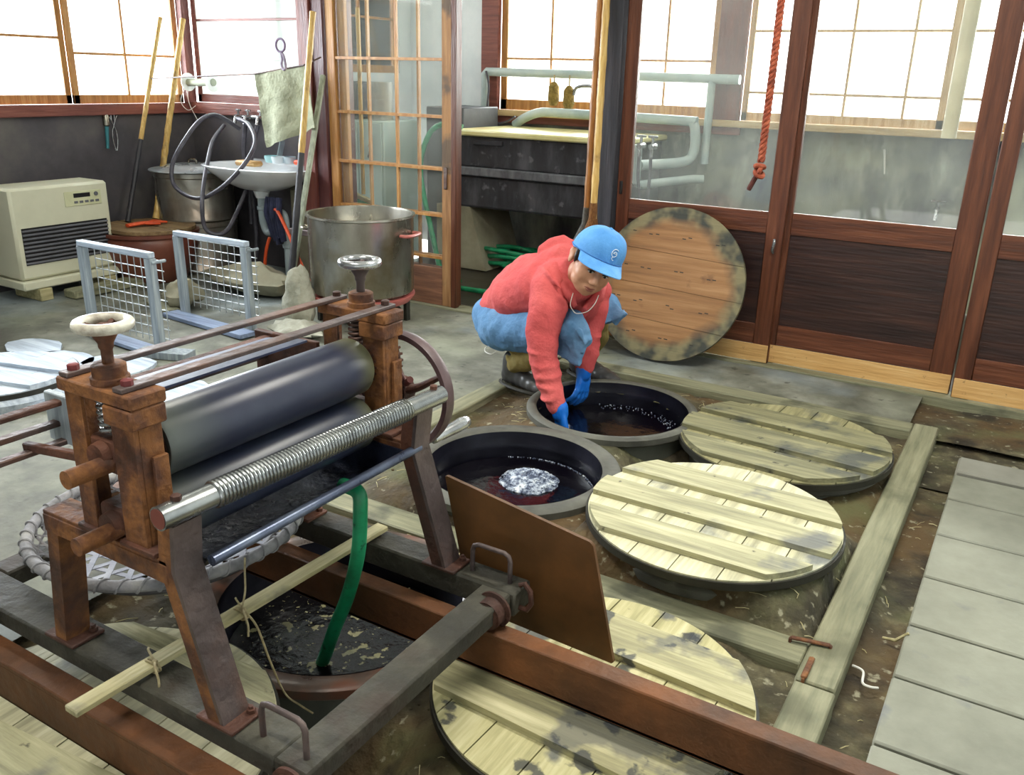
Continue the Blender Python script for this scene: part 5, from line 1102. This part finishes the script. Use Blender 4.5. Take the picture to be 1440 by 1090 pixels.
# cap
cm = MB(); n = 60; rows = 16; vs = []
for i in range(rows+1):
    th = (PI/2)*i/rows*1.0
    for k in range(n):
        a = 2*PI*k/n; seam = 1-.012*max(0, math.cos(6*a/1))**12*math.sin(th)
        rx, ry, rz = .1300*seam, .1540*seam, .152
        z = (.036+.034*math.sin(a)*math.sin(th))+rz*max(0, math.cos(th))**.80
        fr = max(0, math.sin(a)); z += .012*fr*math.sin(th)**3*0
        v = Vector((rx*math.sin(th)**.86*math.cos(a), -.010+ry*math.sin(th)**.86*math.sin(a), z+.012*fr*(1-math.cos(th))*0+.006*mnoise.noise(Vector((math.cos(a)*2, math.sin(a)*2, th*2)))*math.sin(th)*1.6))
        vs.append(MH @ v)
o_ = len(vs)
for k in range(n):
    a = 2*PI*k/n; vs.append(MH @ Vector((.1235*math.cos(a), -.010+.147*math.sin(a), .036+.034*math.sin(a))))
cm.add(vs, [(i*n+k, (i+1)*n+k, (i+1)*n+(k+1) % n, i*n+(k+1) % n) for i in range(rows) for k in range(n)]+[(rows*n+k, o_+k, o_+(k+1) % n, rows*n+(k+1) % n) for k in range(n)], True)
capo = cm.build('cap', CAPB, man)
bm_ = MB(); nu, nv = 24, 10; vs = []
for side_ in (0, 1):
    for j in range(nv+1):
        for i in range(nu+1):
            a = PI/2+(i/nu-.5)*2*1.12; t = j/nv
            L = .100*math.cos((i/nu-.5)*PI*.86)**.55
            x = .130*math.cos(a)*(1+.04*t); y = -.010+.156*math.sin(a)+L*t*1.0
            z = .072-.010*t-.55*(abs(x)/.13)**2*.066*(.45+.55*t)-.004*side_-.006*t*t
            vs.append(MH @ Vector((x, y, z)))
m_ = (nu+1)*(nv+1); fs = []
for s in (0, 1): fs += [(s*m_+j*(nu+1)+i, s*m_+j*(nu+1)+i+1, s*m_+(j+1)*(nu+1)+i+1, s*m_+(j+1)*(nu+1)+i) for j in range(nv) for i in range(nu)]
for j in range(nv): fs += [(j*(nu+1), (j+1)*(nu+1), m_+(j+1)*(nu+1), m_+j*(nu+1)), (j*(nu+1)+nu, m_+j*(nu+1)+nu, m_+(j+1)*(nu+1)+nu, (j+1)*(nu+1)+nu)]
for i in range(nu): fs += [(nv*(nu+1)+i, nv*(nu+1)+i+1, m_+nv*(nu+1)+i+1, m_+nv*(nu+1)+i)]
bm_.add(vs, fs, True); bm_.build('brim', CAPB, capo)
MB().ball(hp_(0, -.01, .189), .010, 12, (1, 1, .5), R3).build('top_button', CAPB, capo)
band = [hp_(.1315*math.cos(a), -.010+.156*math.sin(a), .042+.034*math.sin(a)) for a in [2*PI*k/60 for k in range(60)]]
MB().tube(band, .0028, 6, closed=True).build('seam', mat('cap_seam', ['#2a5f9c', '#3a76ba'], rough=.9), capo)
def capsurf(x, z):      # point on the crown front for a sideways offset x and height z
    th = math.acos(max(0, min(1, (z-.062)/.152))**(1/.80)); rx = .131*math.sin(th)**.86; ry = .155*math.sin(th)**.86
    return MH @ Vector((x, -.010+ry*math.sqrt(max(0, 1-(x/rx)**2))+.0035, z))
em = []
for i in range(30):
    a = .2+i*.29; q = .006+.00052*i; em.append(capsurf(-.018+q*math.cos(a)*1.0, .128+q*math.sin(a)*1.05))
ee = MB().tube(em, .0022, 6); tail = [capsurf(-.006+x_, .112-z_) for x_, z_ in ((-.008, 0), (-.004, .008), (-.010, .014), (-.018, .016))]
ee.tube(tail, .0022, 6); ee.tube([capsurf(-.028, .130), capsurf(-.018, .128), capsurf(-.008, .130)], .002, 6); ee.build('emblem', CAPE, capo)
# hoodie
hd_ = MB()
back = [(Q(706, 432, 4.22), .135), (Q(727, 416, 4.20), .162), (Q(752, 400, 4.16), .178), (Q(780, 398, 4.12), .170)]
cap_(hd_, *back, n=24)
cap_(hd_, (Q(728, 418, 4.14), .15), (Q(765, 405, 4.05), .15), n=20); cap_(hd_, (Q(745, 405, 4.3), .14), (Q(800, 402, 4.24), .14), n=20)
cap_(hd_, (Q(790, 400, 4.12), .16), (Q(812, 415, 4.12), .13), (Q(815, 430, 4.12), .10), n=20)
cap_(hd_, (Q(780, 392, 4.0), .10), (Q(772, 408, 3.93), .102), (Q(769, 440, 3.87), .098), (Q(763, 475, 3.83), .084), (Q(764, 505, 3.81), .076), (Q(771, 538, 3.79), .064), (Q(780, 560, 3.775), .054), (Q(784, 572, 3.772), .050), n=20)
for t_ in range(5):
    a_ = Q(762+3.5*t_, 495+16*t_, 3.815-.01*t_); hd_.torus(a_, .074-.0042*t_, .011, 24, 8, ax=(.15*math.sin(t_*3), .1*math.cos(t_*2), 1))
cap_(hd_, (Q(812, 400, 4.24), .10), (Q(838, 408, 4.25), .085), (Q(838, 435, 4.23), .070), (Q(831, 465, 4.19), .062), (Q(826, 495, 4.14), .060), (Q(822.5, 515, 4.12), .055), n=20)
for a_, b_, c_ in (((700, 404, 4.10), (722, 418, 4.0), (744, 436, 3.98)), ((716, 390, 4.08), (738, 400, 3.98), (752, 424, 3.93)), ((752, 372, 4.04), (770, 384, 3.88), (792, 410, 3.86)), ((786, 415, 3.86), (796, 430, 3.88), (790, 450, 3.86))):
    hd_.tube(smooth([Q(*a_), Q(*b_), Q(*c_)], 5), [.004, .008, .010, .011, .012, .012, .012, .011, .010, .008, .004], 10)
for t_ in range(3): hd_.torus(Q(831-2.5*t_, 470+13*t_, 4.18-.015*t_), .058, .009, 24, 8, ax=(.1, .15*math.sin(t_*3), 1))
# collar and folded hood
cap_(hd_, (Q(800, 392, 4.05), .105), (Q(806, 402, 4.02), .095), n=20)
hood = MB()
hood.tube([Q(761, 366, 4.10), Q(765, 352, 4.12), Q(776, 343, 4.15), Q(792, 339, 4.18), Q(806, 346, 4.18)], [.030, .036, .034, .034, .03], 12)
for p in ((763, 362, 4.15), (806, 352, 4.2)): hood.ball(Q(*p), .030, 12)
hood.tube([Q(763, 362, 4.15), Q(766, 375, 4.06), Q(778, 388, 3.98), Q(792, 402, 3.92), Q(802, 418, 3.90), Q(808, 432, 3.92)], [.030, .034, .030, .026, .024, .018], 12)
hood.tube([Q(806, 352, 4.2), Q(828, 372, 4.28), Q(846, 395, 4.22), Q(842, 418, 4.08), Q(822, 436, 3.97)], [.03, .036, .036, .030, .020], 12)
cap_(hood, (Q(774, 374, 4.10), .090), (Q(790, 366, 4.12), .092), (Q(802, 372, 4.12), .090), n=16)
cap_(hood, (Q(785, 384, 4.03), .085), (Q(800, 386, 4.02), .085), n=16)
cap_(hood, (Q(790, 378, 4.02), .045), (Q(797, 395, 3.98), .05), (Q(808, 412, 3.97), .045), n=16)
ho = vox('hoodie', hd_, HOOD, man, .0068, 4, [(.10, .016), (.035, .006)])
vox('hood', hood, HOOD, ho, .0065, 4, [(.05, .010)])
MB().tube(smooth([Q(806, 412, 3.87), Q(802, 428, 3.86), Q(806, 437, 3.87), Q(812, 441, 3.86), Q(826, 438, 3.86), Q(836, 428, 3.86), Q(842, 415, 3.88)]), .002, 6).build('earphone_cord', CUFF, ho)
# trousers
tr = MB()
cap_(tr, (HIP+Vector((0, 0, .02)), .10), (RH+Vector((.02, 0, .01)), .085), (RK+Vector((-.04, 0, -.02)), .058), ((RK+RA)*.5+Vector((0, 0, -.02)), .072), (RA+Vector((-.0, 0, .03)), .062), n=20)
cap_(tr, (HIP+Vector((0, .1, 0)), .10), (LH, .09), (LK+Vector((-.03, 0, -.02)), .05), ((LK+LA)*.5, .075), (LA+Vector((0, 0, .03)), .060), n=20)
cap_(tr, (Q(712, 484, 4.1), .038), (Q(745, 490, 4.05), .05), n=16)
for t_ in range(3): tr.torus(RA+Vector((.03*t_, -.005*t_, .045+.05*t_)), .062+.004*t_, .012, 24, 8, ax=(.5, -.1, 1))
vox('trousers', tr, KHAKI, man, .0075, 4, [(.05, .014)])
# wrap apron of blue cotton
ap = MB()
cap_(ap, (Q(700, 446, 4.24), .150), (Q(708, 458, 4.16), .150), (Q(735, 462, 4.08), .130), (Q(765, 462, 4.0), .120), (Q(792, 460, 3.97), .100), (Q(803, 464, 3.95), .090), n=24)
cap_(ap, (Q(692, 454, 4.26), .095), (Q(694, 465, 4.2), .095), n=20)
cap_(ap, (Q(712, 440, 4.3), .13), (Q(760, 445, 4.35), .11), (Q(835, 434, 4.42), .088), (Q(852, 434, 4.43), .086), n=20)
cap_(ap, (Q(712, 470, 4.10), .095), (Q(745, 472, 4.03), .095), n=16)
cap_(ap, (Q(703, 474, 4.12), .070), (Q(740, 480, 4.03), .070), (Q(772, 484, 3.96), .05), n=16)
cap_(ap, (Q(806, 452, 3.96), .065), (Q(818, 468, 3.93), .055), (Q(825, 477, 3.92), .035), n=16)
def sheet(mb, quad, th):
    vs = [Vector(p) for p in quad]; nn = (vs[1]-vs[0]).cross(vs[3]-vs[0]).normalized()*th
    mb.add([v+nn for v in vs]+[v-nn for v in vs], [(0, 1, 2, 3), (7, 6, 5, 4), (0, 4, 5, 1), (1, 5, 6, 2), (2, 6, 7, 3), (3, 7, 4, 0)])
sheet(ap, (Q(772, 468, 3.90), Q(826, 474, 3.90), Q(815, 514, 3.90), Q(772, 492, 3.93)), .015)
sheet(ap, (Q(800, 450, 3.94), Q(832, 479, 3.90), Q(806, 500, 3.90), Q(790, 470, 3.90)), .016)
sheet(ap, (Q(840, 420, 4.36), Q(858, 418, 4.42), Q(881, 441, 4.36), Q(848, 458, 4.34)), .018)
sheet(ap, (Q(856, 430, 4.40), Q(881, 441, 4.36), Q(866, 460, 4.36), Q(856, 450, 4.36)), .014)
for a_, b_, c_ in (((684, 446, 4.16), (712, 462, 4.0), (742, 462, 3.93)), ((680, 458, 4.14), (706, 474, 4.0), (742, 474, 3.93)), ((690, 440, 4.16), (722, 450, 4.02), (748, 450, 3.95)), ((702, 480, 4.04), (725, 486, 3.98), (746, 484, 3.94))):
    ap.tube(smooth([Q(*a_), Q(*b_), Q(*c_)], 5), [.008, .012, .016, .018, .018, .018, .018, .016, .014, .012, .008], 10)
for a_, b_ in (((800, 452, 3.88), (812, 500, 3.89)), ((786, 462, 3.90), (792, 492, 3.91)), ((812, 462, 3.86), (824, 486, 3.87))):
    ap.tube([Q(*a_), Q(*b_)], [.014, .010], 10)
sheet(ap, (Q(676, 470, 4.2), Q(745, 478, 4.0), Q(748, 491, 4.0), Q(690, 486, 4.17)), .02)
vox('apron', ap, DENIM, man, .0068, 3, [(.10, .022), (.04, .008)])
# rubber boots
def boot(a, d, nm='boot'):
    mb = MB(); d = Vector(d).normalized(); s_ = Vector((-d.y, d.x, 0)); h0 = Vector((a.x, a.y, 0))-d*.045
    def sec(t, w, hgt, z0=.006):
        c = h0+d*t; mb.ball(c+Vector((0, 0, z0+hgt*.5)), 1, 18, (.055, w, hgt*.52), Matrix((d, s_, Vector((0, 0, 1)))).transposed())
    for t, w, hg in ((0, .050, .12), (.05, .052, .15), (.10, .052, .13), (.15, .058, .105), (.20, .064, .092), (.25, .064, .080), (.285, .052, .066)): sec(t, w, hg)
    cap_(mb, (h0+d*.02+Vector((0, 0, .10)), .062), (h0+d*.03+Vector((-.0, 0, .16)), .066), n=16)
    o = vox(nm, mb, BOOT, man, .006, 14)
    pts = []
    for i in range(30):
        q = 2*PI*i/30; pts.append(h0+d*(.12+.185*math.cos(q))+s_*(.062*math.sin(q))+Vector((0, 0, .012)))
    MB().tube(pts, .012, 8, closed=True).build('sole', EDGE, o)
boot(Vector((-2.44, 4.15, 0)), (1, -.22, 0)); boot(Vector((-2.20, 4.54, 0)), (1, -.3, 0))
MB().tube(smooth([Q(692, 486, 4.13), Q(684, 488, 4.1), Q(682, 494, 4.08), Q(690, 498, 4.06), Q(697, 495, 4.08)]), .003, 6).build('apron_string', CUFF, man)
# gloved hands
def hand(w, d, back, thumb, nm, wr=.043, sc=1.0, tipm=None):
    w = Vector(w); d = Vector(d).normalized(); b = Vector(back); b = (b-d*b.dot(d)).normalized(); s_ = d.cross(b)*thumb
    mb = MB(); P_ = lambda t, x, y: w+(d*t+s_*x+b*y)*sc
    cap_(mb, (P_(-.035, 0, 0), wr*.85), (P_(-.015, 0, 0), wr), (P_(.02, 0, 0), wr*.93), n=16)
    for x in (-.030, -.010, .010, .030): cap_(mb, (P_(.02, x*.8, 0), .022*sc), (P_(.075, x, .002), .021*sc), (P_(.115, x*1.12, 0), .0185*sc), n=12)
    for x, L in ((-.040, .072), (-.014, .092), (.014, .098), (.040, .086)):
        cap_(mb, (P_(.115, x, 0), .0165*sc), (P_(.115+L*.45, x*1.15, -.012), .0155*sc), (P_(.115+L*.80, x*1.2, -.040), .0145*sc), (P_(.115+L*.95, x*1.2, -.066), .0125*sc), n=12)
    cap_(mb, (P_(.030, .036, -.006), .022*sc), (P_(.070, .066, -.022), .0185*sc), (P_(.105, .080, -.040), .0165*sc), (P_(.130, .080, -.058), .0135*sc), n=12)
    return vox(nm, mb, GLOVE, man, .0042, 2)
hand(Q(787, 577, 3.77), (.25, -.05, -1), (-.5, -.9, .0), 1, 'rubber_glove', .047, .95)
hand(Q(821, 521, 4.11), (.05, -.2, -1), (.9, -.3, .0), -1, 'rubber_glove', .046, .95)
# ================================================================== camera, light
yaw, pitch, roll = [math.radians(a) for a in (-30.673, 19.536, 1.477)]
f = Vector((math.sin(yaw)*math.cos(pitch), math.cos(yaw)*math.cos(pitch), -math.sin(pitch)))
r = Vector((math.cos(yaw), -math.sin(yaw), 0)); u = r.cross(f)
r2 = r*math.cos(roll)+u*math.sin(roll); u2 = -r*math.sin(roll)+u*math.cos(roll)
cam = bpy.data.cameras.new('camera'); cam.sensor_width = 36; cam.lens = 1233.7/1440*36
co = bpy.data.objects.new('camera', cam); C.objects.link(co)
co.matrix_world = Matrix.Translation((0, 0, H*K)) @ Matrix((r2, u2, -f)).transposed().to_4x4()
bpy.context.scene.camera = co
def area(name, loc, rot, sx, sy, power, col):
    l = bpy.data.lights.new(name, 'AREA'); l.shape = 'RECTANGLE'; l.size = sx*K; l.size_y = sy*K; l.energy = power; l.color = col
    o = bpy.data.objects.new(name, l); C.objects.link(o); o.location = Vector(loc)*K; o.rotation_euler = [math.radians(a) for a in rot]
    return o
DAY = (.95, 1, .97)
area('daylight_far', (-1.2, 7.95, 2.3), (-90, 0, 0), 3.6, 1.8, 200, DAY)
area('daylight_far', (-3.7, 7.95, 2.1), (-90, 0, 0), 2.2, 1.6, 110, DAY)
area('daylight_left', (-7.15, 3.8, 1.95), (0, -90, 0), 1.1, 3.4, 230, (.86, .94, 1))
area('daylight_corner', (-6.45, 5.95, 2.0), (-90, 0, 0), 1.0, 1.3, 30, (.9, .97, 1))
# fluorescent ceiling lamps (out of frame, above the vats)
def lamp(x, y, p):
    t = thing('ceiling_lamp', (x, y, 3.4), 'white fluorescent ceiling lamp over the vats', 'lamp', 'ceiling lamps')
    MB().box((x-.75, y-.1, 3.5), (x+.75, y+.1, 3.6), bev=.01).build('housing', WHITEW, t)
    area('lamp_tubes', (x, y, 3.47), (0, 0, 0), 1.4, .16, p, (1, .965, .86))
lamp(-.4, 3.2, 55); lamp(-1.6, .6, 38); lamp(-3.6, 2.6, 22)
w = bpy.data.worlds.new('sky'); bpy.context.scene.world = w; w.use_nodes = True
bg = w.node_tree.nodes['Background']; bg.inputs[0].default_value = (1, 1, .98, 1); bg.inputs[1].default_value = 4.5
sc = bpy.context.scene
sc.view_settings.view_transform = 'Standard'; sc.view_settings.look = 'None'; sc.view_settings.gamma = 1; sc.view_settings.use_curve_mapping = False
sc.view_settings.exposure = 0.12
sc.cycles.max_bounces = 8; sc.cycles.transparent_max_bounces = 24; sc.cycles.sample_clamp_indirect = 6
sc.cycles.use_denoising = True
for o in list(bpy.data.objects):
    if '_o' in o: del o['_o']
    if o.type == 'MESH' and 'keep' not in o:
        try: o.data.set_sharp_from_angle(angle=math.radians(42))
        except Exception: pass
